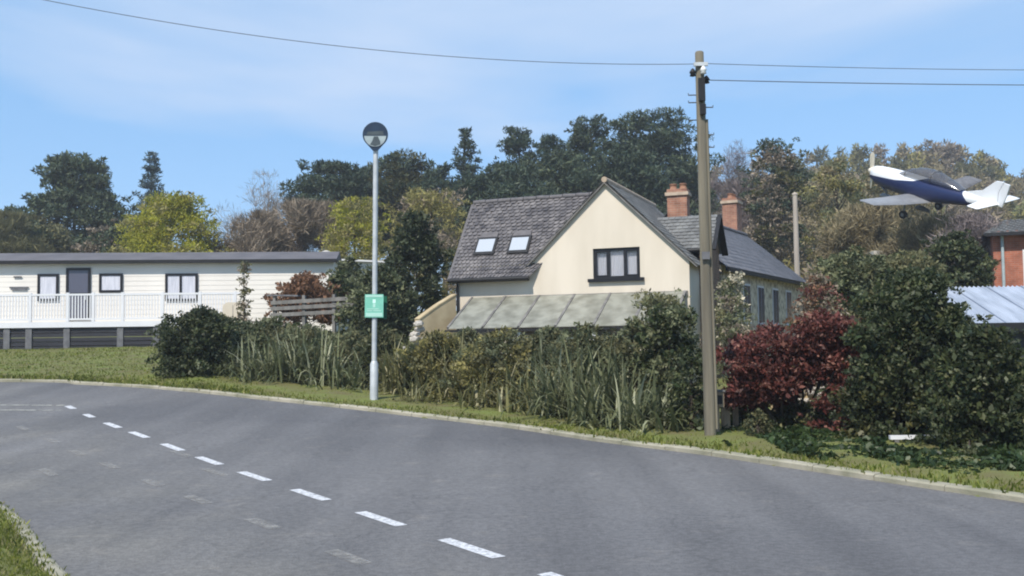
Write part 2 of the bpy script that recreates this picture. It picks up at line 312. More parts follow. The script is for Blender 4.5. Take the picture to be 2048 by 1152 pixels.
MT = dict(
    asphalt=asphalt(),
    turf=M('turf', (0.135, 0.160, 0.038), (0.125, 0.112, 0.045), 0.95, 1.6, 0.7, 14),
    kerb=M('kerb_concrete', (0.36, 0.33, 0.26), (0.22, 0.21, 0.15), 0.9, 2.2, 0.3, 25),
    white_paint=PAINT('white_road_paint', (0.60, 0.60, 0.62), 0.40, 20.0, 0.14),
    old_paint=PAINT('worn_road_paint', (0.30, 0.285, 0.265), 0.53, 11.0, 0.2),
    yellow_old=PAINT('faded_line_paint', (0.36, 0.35, 0.31), 0.47, 6.0),
    grass=LEAF('grass_blade', (0.08, 0.108, 0.016), (0.19, 0.205, 0.04), 0.35, 0.6, (0.28, 0.25, 0.11)),
    cream=M('cream_render', (0.65, 0.58, 0.485), (0.575, 0.51, 0.42), 0.9, 0.9, 0.15, 60, stretch=(1.6, 1.6, 0.45)),
    tan=M('tan_render', (0.50, 0.41, 0.26), (0.36, 0.28, 0.17), 0.9, 1.5, 0.3, 30),
    slate=ISL('slate_dark', (0.045, 0.043, 0.05), (0.19, 0.175, 0.175), 0.6),
    slate2=ISL('slate_blue_grey', (0.13, 0.135, 0.155), (0.22, 0.22, 0.245), 0.55),
    slate3=ISL('slate_grey', (0.10, 0.10, 0.10), (0.20, 0.20, 0.195), 0.6),
    dark=M('dark_gutter', (0.018, 0.017, 0.019), (0.012, 0.012, 0.013), 0.5, 4),
    frame=M('black_window_frame', (0.014, 0.014, 0.017), (0.010, 0.010, 0.012), 0.4, 4),
    curtain=M('net_curtain', (0.62, 0.62, 0.68), (0.46, 0.47, 0.53), 0.9, 6, stretch=(6, 6, 0.3)),
    white=M('white_upvc', (0.70, 0.70, 0.73), (0.66, 0.66, 0.69), 0.45, 2),
    clad=M('caravan_cladding', (0.74, 0.70, 0.645), (0.69, 0.65, 0.60), 0.6, 0.9, stretch=(1, 1, 0.3)),
    vroof=M('caravan_roof', (0.135, 0.124, 0.128), (0.10, 0.092, 0.096), 0.65, 1.2),
    paleroof=M('pale_roof', (0.52, 0.50, 0.46), (0.42, 0.40, 0.37), 0.7, 2),
    blackwood=M('dark_stained_board', (0.035, 0.036, 0.045), (0.022, 0.022, 0.028), 0.7, 3, 0.2, stretch=(0.4, 4, 4)),
    greypost=M('grey_post', (0.16, 0.16, 0.17), (0.10, 0.10, 0.11), 0.8, 5),
    weath=M('weathered_timber', (0.20, 0.19, 0.18), (0.11, 0.105, 0.10), 0.85, 5, 0.3, stretch=(1, 1, 0.4)),
    pole=M('pole_timber', (0.20, 0.178, 0.132), (0.115, 0.102, 0.078), 0.85, 9, 0.4, 30, stretch=(1, 1, 0.06)),
    stake=M('stake_timber', (0.36, 0.27, 0.18), (0.22, 0.16, 0.11), 0.85, 9, 0.3, stretch=(1, 1, 0.2)),
    palepole=M('pale_pole_timber', (0.40, 0.35, 0.30), (0.30, 0.26, 0.22), 0.8, 6, stretch=(1, 1, 0.1)),
    galv=M('galvanised_steel', (0.52, 0.54, 0.55), (0.42, 0.44, 0.45), 0.5, 5, metal=0.25),
    wire=M('cable_sheath', (0.10, 0.10, 0.105), (0.07, 0.07, 0.075), 0.6, 5),
    porcelain=M('porcelain', (0.75, 0.75, 0.74), (0.68, 0.68, 0.67), 0.25, 5),
    navy=M('navy_sign_face', (0.016, 0.035, 0.068), (0.012, 0.026, 0.052), 0.45, 5),
    slatefc=M('grey_sign_face', (0.07, 0.09, 0.10), (0.05, 0.065, 0.075), 0.45, 5),
    palesign=M('pale_sign_face', (0.36, 0.42, 0.43), (0.28, 0.33, 0.35), 0.45, 5),
    teal=M('teal_sign_face', (0.20, 0.52, 0.40), (0.17, 0.46, 0.35), 0.45, 6),
    tealpale=M('pale_teal_print', (0.42, 0.66, 0.57), (0.36, 0.60, 0.51), 0.45, 6),
    green=M('green_sign_back', (0.008, 0.10, 0.055), (0.006, 0.08, 0.045), 0.5, 6),
    mint=M('mint_print', (0.62, 0.92, 0.80), (0.58, 0.88, 0.76), 0.45, 6),
    brick=BRICK('orange_brick', (0.34, 0.165, 0.105), (0.26, 0.115, 0.075), (0.33, 0.28, 0.23)),
    brick2=BRICK('red_brick', (0.36, 0.12, 0.07), (0.30, 0.095, 0.055), (0.28, 0.22, 0.18)),
    brick3=BRICK('brown_brick', (0.22, 0.12, 0.07), (0.16, 0.085, 0.05), (0.26, 0.21, 0.16)),
    pot=M('terracotta', (0.36, 0.19, 0.12), (0.28, 0.14, 0.09), 0.8, 6),
    stonecap=M('stone_cap', (0.48, 0.38, 0.29), (0.36, 0.28, 0.21), 0.9, 5),
    lead=M('lead_flashing', (0.13, 0.12, 0.125), (0.085, 0.08, 0.085), 0.6, 5),
    flint=M('flint_wall', (0.62, 0.55, 0.43), (0.27, 0.22, 0.16), 0.9, 4.5, 0.4, 14, lo=0.38, hi=0.55),
    stone=ISL('rubble_stone', (0.16, 0.145, 0.125), (0.55, 0.51, 0.46), 0.85),
    metalroof=M('pale_metal_sheet', (0.42, 0.46, 0.54), (0.30, 0.335, 0.40), 0.4, 1.6, metal=0.15, stretch=(3, 0.5, 0.5)),
    plane_w=M('aircraft_white', (0.80, 0.81, 0.83), (0.76, 0.77, 0.79), 0.25, 2, spec=0.5),
    plane_n=M('aircraft_navy', (0.010, 0.018, 0.075), (0.008, 0.014, 0.055), 0.25, 2, spec=0.5),
    prop=M('propeller_paint', (0.80, 0.72, 0.60), (0.74, 0.66, 0.54), 0.4, 4),
    wing=M('aircraft_grey', (0.24, 0.245, 0.26), (0.19, 0.195, 0.21), 0.35, 3),
    rubber=M('tyre_rubber', (0.015, 0.015, 0.015), (0.01, 0.01, 0.01), 0.8, 6),
    bark=M('bark', (0.085, 0.068, 0.052), (0.045, 0.036, 0.028), 0.95, 5, 0.6, stretch=(1, 1, 0.3)),
    barkgrey=M('bark_grey', (0.16, 0.135, 0.12), (0.09, 0.075, 0.068), 0.95, 5, 0.5, stretch=(1, 1, 0.3)),
    pine=LEAF('pine_needles', (0.026, 0.045, 0.029), (0.070, 0.093, 0.055), 0.12, 0.6),
    pine2=LEAF('cypress_leaves', (0.036, 0.058, 0.034), (0.099, 0.121, 0.064), 0.12, 0.6),
    fir=LEAF('blue_fir_needles', (0.044, 0.075, 0.079), (0.094, 0.127, 0.121), 0.1, 0.6),
    willow=LEAF('spring_leaves', (0.22, 0.235, 0.03), (0.46, 0.43, 0.06), 0.4, 0.55),
    olive=LEAF('olive_spring_twigs', (0.16, 0.145, 0.05), (0.35, 0.31, 0.115), 0.3, 0.6),
    brown=LEAF('brown_twigs', (0.15, 0.122, 0.092), (0.32, 0.26, 0.195), 0.15, 0.8),
    mauve=LEAF('grey_mauve_twigs', (0.120, 0.101, 0.101), (0.252, 0.207, 0.198), 0.15, 0.8),
    evergreen=LEAF('dark_evergreen_leaves', (0.024, 0.036, 0.016), (0.062, 0.076, 0.034), 0.25, 0.5, (0.095, 0.105, 0.06)),
    evergreen2=LEAF('mid_evergreen_leaves', (0.028, 0.045, 0.018), (0.098, 0.112, 0.046), 0.18, 0.5, (0.15, 0.15, 0.08)),
    ivy=LEAF('ivy_leaves', (0.039, 0.048, 0.020), (0.104, 0.098, 0.036), 0.15, 0.45),
    shade_leaf=LEAF('shade_plant_leaves', (0.012, 0.026, 0.009), (0.044, 0.068, 0.022), 0.15, 0.45),  # dark green that carries the shade under the right-hand shrubs
    blossom=LEAF('blossom', (0.30, 0.27, 0.19), (0.62, 0.57, 0.44), 0.3, 0.6),
    hillside=LEAF('hillside_twigs', (0.15, 0.125, 0.070), (0.33, 0.275, 0.165), 0.2, 0.8),
    sage=LEAF('sage_leaves', (0.085, 0.1, 0.052), (0.205, 0.218, 0.118), 0.3, 0.6),
    scrub=LEAF('scrub_leaves', (0.095, 0.095, 0.045), (0.21, 0.198, 0.098), 0.3, 0.7),
    red=LEAF('red_maple_leaves', (0.07, 0.024, 0.02), (0.18, 0.055, 0.044), 0.35, 0.5, (0.32, 0.16, 0.12)),
    rust=LEAF('rust_shrub_leaves', (0.115, 0.060, 0.034), (0.230, 0.127, 0.075), 0.2, 0.7),
    flax=LEAF('flax_leaf', (0.07, 0.084, 0.04), (0.205, 0.218, 0.112), 0.3, 0.45, (0.42, 0.42, 0.28)),
    flaxgold=LEAF('golden_flax_leaf', (0.095, 0.096, 0.038), (0.26, 0.245, 0.108), 0.3, 0.45, (0.44, 0.4, 0.25)),
)
def glass(name, col, rough=0.08, alpha=0.35):
    m, t, b, n, l = newmat(name)
    z = n('ShaderNodeTexNoise'); z.inputs['Scale'].default_value = 2.5
    tc = n('ShaderNodeTexCoord'); l(tc.outputs['Object'], z.inputs['Vector'])
    r = n('ShaderNodeMapRange'); r.inputs[3].default_value = rough * 0.6; r.inputs[4].default_value = rough * 1.6; l(z.outputs['Fac'], r.inputs[0]); l(r.outputs[0], b.inputs['Roughness'])
    b.inputs['Base Color'].default_value = (*col, 1); b.inputs['Specular IOR Level'].default_value = 0.6
    if alpha < 1: b.inputs['Alpha'].default_value = alpha
    return m
MT['pane'] = glass('window_glass', (0.30, 0.31, 0.34), 0.06, 0.15)
MT['skyglass'] = glass('skylight_glass', (0.40, 0.43, 0.48), 0.12, 1.0)
MT['canopy'] = glass('canopy_glass', (0.10, 0.10, 0.115), 0.1, 0.6)
MT['verglass'] = M('verandah_sheet', (0.27, 0.268, 0.225), (0.155, 0.152, 0.122), 0.5, 2.6, spec=0.5)
MT['doorglass'] = glass('door_glass', (0.09, 0.09, 0.125), 0.1, 0.9)
MT['darkroom'] = M('dark_interior', (0.02, 0.02, 0.022), None, 0.9)

# ------------------------------------------------------------------ road edges
def crom(P, n):
    P = [np.array(p, float) for p in P]; P = [2 * P[0] - P[1]] + P + [2 * P[-1] - P[-2]]; out = []
    for i in range(1, len(P) - 2):
        for k in range(n):
            t = k / n; a, b, c, d = P[i-1:i+3]
            out.append(0.5 * (2*b + (c - a)*t + (2*a - 5*b + 4*c - d)*t*t + (3*b - a - 3*c + d)*t**3))
    out.append(P[-2]); return np.array(out)

def resample(P, n):
    s = np.concatenate([[0], np.cumsum(np.linalg.norm(np.diff(P, axis=0), axis=1))]); q = np.linspace(0, s[-1], n)
    return np.stack([np.interp(q, s, P[:, 0]), np.interp(q, s, P[:, 1])], 1)

far_px = [(13, 764), (150, 769), (300, 777), (500, 797), (750, 824), (1000, 854), (1200, 884), (1400, 909), (1600, 939), (1800, 969), (2035, 1004)]
far_pts = [(-190, 33), (-90, 30.5), (-45, 28.4), (-26, 26.6)] + [tuple(hit(*p)[:2]) for p in far_px] + [(7.2, 5.8), (10.2, 0.2), (16, -11), (30, -38)]
near_pts = [(-190, 23), (-90, 20.5), (-45, 18.2), (-24, 16.0), (-13, 14.1), (-8.2, 12.4)] + [tuple(hit(-16, 1006)[:2]), tuple(hit(128, 1152)[:2])] + [(-1.0, 4.1), (1.5, 0.2), (7.5, -10), (21, -36)]
FAR = crom(far_pts, 14); NEAR = crom(near_pts, 14)

def sdist(X, Y, P):
    """distance to polyline points (dense)"""
    Pd = resample(P, 900); out = np.full(X.shape, 1e9)
    sel = (np.abs(X) < 60) & (Y < 70)
    xs = X[sel]; ys = Y[sel]; best = np.full(xs.shape, 1e9)
    for i in range(0, 900, 60):
        c = Pd[i:i+60]; best = np.minimum(best, ((xs[:, None] - c[:, 0])**2 + (ys[:, None] - c[:, 1])**2).min(1))
    out[sel] = np.sqrt(best); return out

def side_of(X, Y, P):
    """True on the road side"""
    return np.interp(X, P[:, 0], P[:, 1])

def inside_road(X, Y):
    o1 = np.argsort(FAR[:, 0]); o2 = np.argsort(NEAR[:, 0])
    yf = np.interp(X, FAR[o1, 0], FAR[o1, 1], right=-60); yn = np.interp(X, NEAR[o2, 0], NEAR[o2, 1], right=-60)
    return (Y < yf) & (Y > yn)

# ground: one sheet out to the horizon
def axis(segs):
    out = [];
    for a, b, st in segs: out += list(np.arange(a, b, st))
    return np.array(out + [segs[-1][1]])
gx = axis([(-900, -200, 70), (-200, -40, 8), (-40, -14, 1.0), (-14, 12, 0.28), (12, 30, 1.0), (30, 200, 8), (200, 900, 70)])
gy = axis([(-120, -20, 10), (-20, 3, 1.5), (3, 30, 0.28), (30, 60, 1.0), (60, 200, 6), (200, 1400, 100)])
GX, GY = np.meshgrid(gx, gy)
GZ = g(GX, GY)
ins = inside_road(GX, GY)
de = np.minimum(sdist(GX, GY, FAR), sdist(GX, GY, NEAR))
rngG = np.random.default_rng(3)
lump = 0.03 * rngG.random(GX.shape)
GZ = np.where(ins | (de < 0.14), GZ - 0.06, GZ + 0.03 + 0.06 * S(de / 1.2) + lump * (np.minimum(de, 1.0)))
me = bpy.data.meshes.new('ground'); nx, ny = len(gx), len(gy)
idx = np.arange(nx * ny).reshape(ny, nx)
fc = np.stack([idx[:-1, :-1], idx[:-1, 1:], idx[1:, 1:], idx[1:, :-1]], -1).reshape(-1, 4)
me.from_pydata(np.stack([GX.ravel(), GY.ravel(), GZ.ravel()], 1).tolist(), [], fc.tolist())
me.polygons.foreach_set('use_smooth', [True] * len(fc))
tag(link('ground', me, MT['turf']), kind='structure')

def gtop(x, y):
    """turf height off the road"""
    return gz(x, y) + 0.07

# road sheet
nR = 260; A = resample(FAR, nR); B = resample(NEAR, nR)
# pair the edges by nearest direction rather than arc length
def pair(A, Bd):
    out = []; j = 0
    for i, p in enumerate(A):
        t = A[min(i+1, len(A)-1)] - A[max(i-1, 0)]; d = np.abs((Bd - p) @ (t / np.linalg.norm(t)))
        dist = np.linalg.norm(Bd - p, axis=1)
        c = d + 0.02 * dist + np.where(dist > 16, 100, 0); k = int(np.argmin(c)); k = max(k, j); j = k; out.append(Bd[k])
    return np.array(out)
B = pair(A, resample(NEAR, 4000))
_dir = (A - B) / np.linalg.norm(A - B, axis=1, keepdims=True); A = A + _dir * 0.10; B = B - _dir * 0.10     # the surface runs in under the kerbs
rv = []; rf = []; nc = 12
for i in range(nR):
    for k in range(nc + 1):
        p = A[i] + (B[i] - A[i]) * k / nc; rv.append((p[0], p[1], gz(p[0], p[1]) + 0.0))
for i in range(nR - 1):
    for k in range(nc):
        a = i * (nc + 1) + k; rf.append((a, a + 1, a + nc + 2, a + nc + 1))
me = bpy.data.meshes.new('road'); me.from_pydata(rv, [], rf); me.polygons.foreach_set('use_smooth', [True] * len(rf)); me.update()
road = tag(link('road', me, MT['asphalt']), kind='structure')

# kerbs: low concrete edging with joints, partly sunk
def kerb(P, side, rng, wd=0.15, hg=1.0):
    P = resample(P, int(np.linalg.norm(np.diff(P, axis=0), axis=1).sum() / 0.46)); b = MB()
    for i in range(0, len(P) - 2, 2):
        if P[i][1] < -6 or P[i][0] < -60: continue
        seg = P[i:i+3]; zj = rng.uniform(-0.008, 0.008); rings = []
        for q in range(3):
            t = seg[min(q+1, 2)] - seg[max(q-1, 0)]; t = t / np.linalg.norm(t); n = np.array([-t[1], t[0]]) * side
            p = seg[q] + (t * 0.006 if q == 0 else -t * 0.006 if q == 2 else 0)
            z = gz(*p); a = p - n * 0.005; c = p + n * wd
            rings.append([(a[0], a[1], z - 0.08), (a[0], a[1], z + 0.05 * hg + zj), (p[0] + n[0]*0.02, p[1] + n[1]*0.02, z + 0.068 * hg + zj), (c[0], c[1], z + 0.07 * hg + zj), (c[0], c[1], z - 0.08)])
        b.loft(rings)
    b.sm = [False] * len(b.sm)
    return b
def right_normal_sign(P):
    t = P[1] - P[0]; return 1
kb = kerb(FAR, 1, random); tag(kb.build('kerb', MT['kerb']), kind='structure')
kb = kerb(NEAR, -1, random, 0.11, 0.5); tag(kb.build('kerb', MT['kerb']), kind='structure')

# painted markings: each dash its own part of the road
def dash(c, t, L, wd, mat, name='lane_dash', lift=0.005):
    t = Vector((t[0], t[1])).normalized(); nrm = Vector((-t.y, t.x)); vs = []; n = 4
    for k in range(n + 1):
        for s in (-1, 1):
            p = Vector(c[:2]) + t * (k / n - 0.5) * L + nrm * s * wd / 2; vs.append((p.x, p.y, gz(p.x, p.y) + lift))
    b = MB().add(vs, [(2*k, 2*k + 2, 2*k + 3, 2*k + 1) for k in range(n)]); return b.build(name, mat, road)
mid_px = [(1160, 1172), (940, 1097), (760, 1038), (620, 990), (508, 953), (418, 922), (345, 895), (278, 870), (225, 851), (178, 832), (141, 815)]
mp_ = [hit(*p) for p in mid_px]
for i, p in enumerate(mp_):
    t = mp_[min(i+1, len(mp_)-1)] - mp_[max(i-1, 0)]
    dash(p, t, 0.86 if i < 9 else 0.6, 0.125, MT['white_paint'])
old_px = [(45, 857), (105, 882), (155, 906), (220, 932), (305, 966), (395, 1000), (525, 1048), (695, 1115)]
op_ = [hit(*p) for p in old_px]
for i, p in enumerate(op_):
    t = op_[min(i+1, len(op_)-1)] - op_[max(i-1, 0)]
    dash(p, t, 0.6, 0.13, MT['old_paint'], 'worn_lane_dash')
for p in [(362, 908), (430, 945), (95, 945)]:
    dash(hit(*p), (-0.6, 0.8), 0.7, 0.12, MT['old_paint'], 'worn_lane_dash')
for y0 in (811, 821):
    a = hit(-60, y0 - 1); c = hit(128, y0)
    dash((a + c) / 2, c - a, (c - a).length, 0.11, MT['yellow_old'], 'edge_line')

# ------------------------------------------------------------------ grass blades on the verges
def grass_field():
    rng = np.random.default_rng(11); Q = []
    def blades(n, cond, x0, x1, y0, y1, L, Wd):
        X = rng.uniform(x0, x1, n); Y = rng.uniform(y0, y1, n); k = cond(X, Y); X = X[k]; Y = Y[k]
        Z = g(X, Y) + 0.04
        D = unit(np.stack([rng.normal(0, .45, len(X)), rng.normal(0, .45, len(X)), np.ones(len(X))], 1))
        C = np.stack([X, Y, Z], 1) + D * L * 0.35
        Q.append(cards(rng, C, D, L, Wd))
    def beyond(lo, hi):
        def c(X, Y):
            d = sdist(X, Y, FAR); return (~inside_road(X, Y)) & (d > lo) & (d < hi) & (Y > 5) & (X > -14)
        return c
    blades(150000, beyond(0.10, 2.2), -14, 9, 6, 28, 0.085, 0.022)
    blades(30000, beyond(0.03, 0.22), -14, 9, 6, 28, 0.06, 0.02)
    def left(X, Y):
        d = sdist(X, Y, FAR); return (~inside_road(X, Y)) & (d > 0.2) & (Y < 38) & (X / Y < -0.25)
    blades(60000, left, -21, -5, 22, 38, 0.11, 0.035)
    def nearv(X, Y):
        d = sdist(X, Y, NEAR); return (~inside_road(X, Y)) & (d > 0.10) & (X / Y > -0.66)
    blades(60000, nearv, -7, -1.5, 4.5, 11.5, 0.045, 0.010)
    tag(link('grass', quad_mesh('grass', np.concatenate(Q)), MT['grass']), 'short rough grass along both road verges', 'grass', kind='stuff')
grass_field()

# ------------------------------------------------------------------ slates
def slate_roof(corners, sx, sy, th=0.012, seed=1, jit=0.006):
    """corners: eave-left, eave-right, ridge-right, ridge-left; overlapping slates in courses"""
    r = random.Random(seed); a, b, c, d = [Vector(p) for p in corners]
    nrm = (b - a).cross(d - a).normalized()
    if nrm.z < 0: nrm = -nrm
    mb = MB(); mb.add([a, b, c, d], [(0, 1, 2, 3)]); rows = max(1, int((d - a).length / sy))
    def P(s, t): return (a + (b - a) * s).lerp(d + (c - d) * s, t)
    Lm = max((b - a).length, (c - d).length); nc = int(Lm / sx)
    for j in range(rows):
        t0 = j / rows; t1 = min(1, (j + 1.12) / rows); off = 0.5 * (j % 2)
        for i in range(-1, nc + 1):
            s0 = max(0, (i + off) / nc); s1 = min(1, (i + 1 + off) / nc - 0.012)
            if s1 - s0 < 0.2 / nc: continue
            e = r.uniform(0, jit) ; lo = nrm * (th * 2 + 0.006 + e); hi = nrm * (0.006 + e * 0.4)
            tt = t0 + r.uniform(-0.06, 0.06) / rows
            tt = max(0, tt)
            q = [P(s0, tt) + lo, P(s1, tt) + lo, P(s1, t1) + hi, P(s0, t1) + hi]
            w_ = [p - nrm * th for p in q]
            mb.add(q + w_, [(0, 1, 2, 3), (0, 4, 5, 1), (0, 3, 7, 4), (1, 5, 6, 2)])
    return mb

# ------------------------------------------------------------------ cream house
HA = R(21)
HP = W(1380, 600, 29.0); HB = 0.15
hs = empty('cream_house', (HP.x, HP.y, HB), -HA, 'cream rendered house with steep slate roofs and black framed gable window', 'house')
def hz(z): return z - HB
GE, GA, GX0, GXM = hz(3.98), hz(6.35), -4.95, -2.475   # eave, apex, gable left, apex x
WL = -7.40; WE = hz(3.90); WRY = 1.75; WRZ = hz(6.2)
win = (-2.90, -1.46, hz(3.45), hz(4.36))
b = MB()
# front wall as panels round the window opening (0.25 thick)
def wallpanel(b, x0, x1, z0, z1): b.box(x0, x1, 0, 0.25, z0, z1)
wallpanel(b, WL, win[0], -0.6, GE); wallpanel(b, win[1], 0, -0.6, GE)
wallpanel(b, win[0], win[1], -0.6, win[2])
slope = (GA - GE) / (GXM - GX0)
def gzx(x): return GE + slope * (x - GX0) if x < GXM else GE + slope * (-x)
def gp(pts): b.prism([(x, 0, z) for x, z in pts], (0, 0.25, 0))
gp([(GX0, GE), (win[0], GE), (win[0], gzx(win[0]))])
gp([(win[1], GE), (0, GE), (win[1], gzx(win[1]))])
gp([(win[0], win[3]), (win[1], win[3]), (win[1], gzx(win[1])), (GXM, GA), (win[0], gzx(win[0]))])
b.box(-0.25, 0, 0.252, 6.5, -0.6, GE - 0.05)            # right side wall
b.box(WL, WL + 0.25, 0.252, 2 * WRY, -0.6, WE - 0.05)    # left end wall
b.prism([(WL, 0.252, WE - 0.05), (WL, 2 * WRY, WE - 0.05), (WL, WRY, WRZ - 0.15)], (0.25, 0, 0))
b.box(WL + 0.26, -0.26, 3.4, 3.6, -0.6, GE - 0.1)
wallo = b.build('wall', MT['cream'], hs)
# window
wn = MB(); x0, x1, z0, z1 = win; fr = 0.07
for (p, q, r_, t_) in [(x0, x1, z0, z0 + fr), (x0, x1, z1 - fr, z1)]: wn.box(p, q, 0.06, 0.14, r_, t_)
for xx in (x0, x0 + 0.44, x1 - 0.44 - fr, x1 - fr): wn.box(xx, xx + fr, 0.058, 0.138, z0 + fr, z1 - fr)
wno = wn.build('window', MT['frame'], hs)
xs = [(x0 + fr, x0 + 0.44), (x0 + 0.44 + fr, x1 - 0.44 - fr), (x1 - 0.44, x1 - fr)]
for k, (p, q) in enumerate(xs):
    MB().box(p, q, 0.095, 0.101, z0 + fr, z1 - fr).build('pane', MT['pane'], wno)
    m = 0.035
    if k != 1:
        s = MB()
        for c in [(p, q, z0 + fr, z0 + fr + m), (p, q, z1 - fr - m, z1 - fr), (p, p + m, z0 + fr + m, z1 - fr - m), (q - m, q, z0 + fr + m, z1 - fr - m)]: s.box(c[0], c[1], 0.05, 0.09, c[2], c[3])
        s.build('casement', MT['frame'], wno)
cu = MB(); n = 34
for k in range(n):
    a0 = x0 + (x1 - x0) * k / n; a1 = x0 + (x1 - x0) * (k + 1) / n
    cu.add([(a0, 0.17 + 0.02 * (k % 2), z0), (a1, 0.17 + 0.02 * ((k + 1) % 2), z0), (a1, 0.17 + 0.02 * ((k + 1) % 2), z1), (a0, 0.17 + 0.02 * (k % 2), z1)], [(0, 1, 2, 3)])
cu.build('net_curtain', MT['curtain'], wno)
MB().box(x0 - 0.02, x1 + 0.02, 0.22, 0.24, z0 - 0.02, z1 + 0.02).build('reveal_back', MT['darkroom'], wno)
MB().box(x0 - 0.15, x1 + 0.13, -0.11, 0.058, z0 - 0.10, z0 - 0.002).build('sill', MT['frame'], wno)
# gable roof (ridge runs back)
OV = 0.10; GD = 6.5
lx, lz = GX0 - 0.0, GE; ov = 0.25
rl = slate_roof([(GX0 - ov, -OV, GE - slope * ov), (GX0 - ov, GD, GE - slope * ov), (GXM, GD, GA + 0.06), (GXM, -OV, GA + 0.06)], 0.25, 0.2, seed=3)
rf1 = rl.build('roof', MT['slate3'], hs); 
rr = slate_roof([(ov, GD, GE - slope * ov), (ov, -OV, GE - slope * ov), (GXM, -OV, GA + 0.06), (GXM, GD, GA + 0.06)], 0.25, 0.2, seed=4)
rf2 = rr.build('roof', MT['slate3'], hs)
for o in (rf1, rf2): o['kind'] = 'stuff'
MB().tube([(GXM, -OV - 0.02, GA + 0.07), (GXM, GD, GA + 0.07)], 0.09, 8).build('ridge_tile', MT['stonecap'], rf1)
bb = MB()
bb.bar((GX0 - 0.02, -OV + 0.02, GE - 0.05), (GXM, -OV + 0.02, GA - 0.03), 0.04, 0.10, up=(0, 1, 0)); bb.build('bargeboard', MT['weath'], hs)
bb = MB(); bb.bar((ov, -OV + 0.02, GE - slope * ov - 0.05), (GXM, -OV + 0.02, GA - 0.03), 0.04, 0.10, up=(0, 1, 0)); bb.build('bargeboard', MT['weath'], hs)
# left wing roof (ridge parallel to the front)
wo_ = 0.28; sW = (WRZ - WE) / WRY
wr = slate_roof([(WL - 0.12, -wo_, WE - sW * wo_ + 0.05), (GX0 + 0.1, -wo_, WE - sW * wo_ + 0.05), (GXM - 0.1, WRY, WRZ + 0.05), (WL - 0.12, WRY, WRZ + 0.05)], 0.21, 0.15, seed=5, jit=0.02)
wro = wr.build('roof', MT['slate'], hs); wro['kind'] = 'stuff'
wb = slate_roof([(GXM, 2 * WRY + wo_, WE - sW * wo_ + 0.05), (WL - 0.12, 2 * WRY + wo_, WE - sW * wo_ + 0.05), (WL - 0.12, WRY, WRZ + 0.05), (GXM, WRY, WRZ + 0.05)], 0.3, 0.25, seed=6)
wbo = wb.build('roof', MT['slate'], hs); wbo['kind'] = 'stuff'
rt = MB(); k = WL - 0.12
while k < GXM - 0.4:
    rt.tube([(k, WRY, WRZ + 0.06 + random.uniform(-.01, .015)), (k + 0.43, WRY, WRZ + 0.06)], 0.085, 7); k += 0.45
rt.build('ridge_tile', MT['lead'], wro)
gt = MB().tube([(WL - 0.15, -wo_ - 0.05, WE - sW * wo_ + 0.0), (GX0 + 0.1, -wo_ - 0.05, WE - sW * wo_ + 0.0)], 0.065, 8)
gt.box(WL - 0.1, GX0, -wo_ + 0.02, -0.004, WE - sW * wo_ - 0.06, WE - sW * wo_ + 0.0)
gt.build('gutter', MT['dark'], hs)
MB().tube([(WL + 0.06, -0.08, WE - 0.4), (WL + 0.06, -0.08, -0.5)], 0.04, 8).build('drainpipe', MT['dark'], hs)
vb = MB().bar((WL - 0.14, -wo_, WE - sW * wo_), (WL - 0.14, WRY, WRZ), 0.04, 0.14, up=(1, 0, 0)); vb.build('bargeboard', MT['lead'], hs)
# skylights set on the wing slope
def on_slope(x, t): return Vector((x, -wo_ + (WRY + wo_) * t, WE - sW * wo_ + 0.05 + (WRZ - WE + sW * wo_) * t))
nS = (on_slope(1, 0) - on_slope(0, 0)).cross(on_slope(0, 1) - on_slope(0, 0)).normalized()
for (xa, xb) in ((-6.86, -6.30), (-5.72, -5.16)):
    t0, t1 = 0.31, 0.47
    q = [on_slope(xa - 0.07, t0 - 0.03), on_slope(xb + 0.07, t0 - 0.03), on_slope(xb + 0.07, t1 + 0.03), on_slope(xa - 0.07, t1 + 0.03)]
    so = MB().prism([p + nS * 0.02 for p in q], nS * 0.06).build('skylight', MT['dark'], hs)
    q = [on_slope(xa, t0), on_slope(xb, t0), on_slope(xb, t1), on_slope(xa, t1)]
    MB().prism([p + nS * 0.084 for p in q], nS * 0.008).build('pane', MT['skyglass'], so)
    q = [on_slope(xa - 0.02, t1 + 0.10), on_slope(xb + 0.02, t1 + 0.10), on_slope(xb + 0.02, t1 + 0.035), on_slope(xa - 0.02, t1 + 0.035)]
    MB().prism([p + nS * 0.03 for p in q], nS * 0.03).build('flashing', MT['lead'], so)
# glazed lean-to verandah
VT, VB_, VD = hz(2.98), hz(2.02), 1.9
va = empty('verandah', (0, 0, 0)); va.parent = hs
MB().box(xa - 0.1, -0.05, -0.07, -0.003, VT - 0.10, VT + 0.03).build('wall_plate', MT['weath'], va)
nb = 6; xa, xb = -6.85, -0.12
for k in range(nb + 1):
    x = xa + (xb - xa) * k / nb
    MB().bar((x, -0.04, VT), (x + 0.0, -VD, VB_), 0.07, 0.09).build('rafter', MT['weath'], va)
for k in range(nb):
    p = xa + (xb - xa) * k / nb + 0.04; q = xa + (xb - xa) * (k + 1) / nb - 0.04
    MB().prism([(p, -0.06, VT + 0.0), (q, -0.06, VT + 0.0), (q, -VD - 0.05, VB_ - 0.02), (p, -VD - 0.05, VB_ - 0.02)], (0, 0, 0.02)).build('roof_sheet', MT['verglass'], va)
MB().box(xa - 0.1, xb + 0.05, -VD - 0.12, -VD - 0.02, VB_ - 0.12, VB_ - 0.05).build('gutter', MT['dark'], va)
for k in range(0, nb + 1, 2):
    x = xa + (xb - xa) * k / nb; MB().box(x - 0.05, x + 0.05, -VD - 0.02, -VD + 0.08, -0.5, VB_ - 0.1).build('post', MT['white'], va)
MB().box(xa, xb, -VD + 0.1, -VD + 0.2, -0.6, hz(1.72)).build('dwarf_wall', MT['cream'], va)
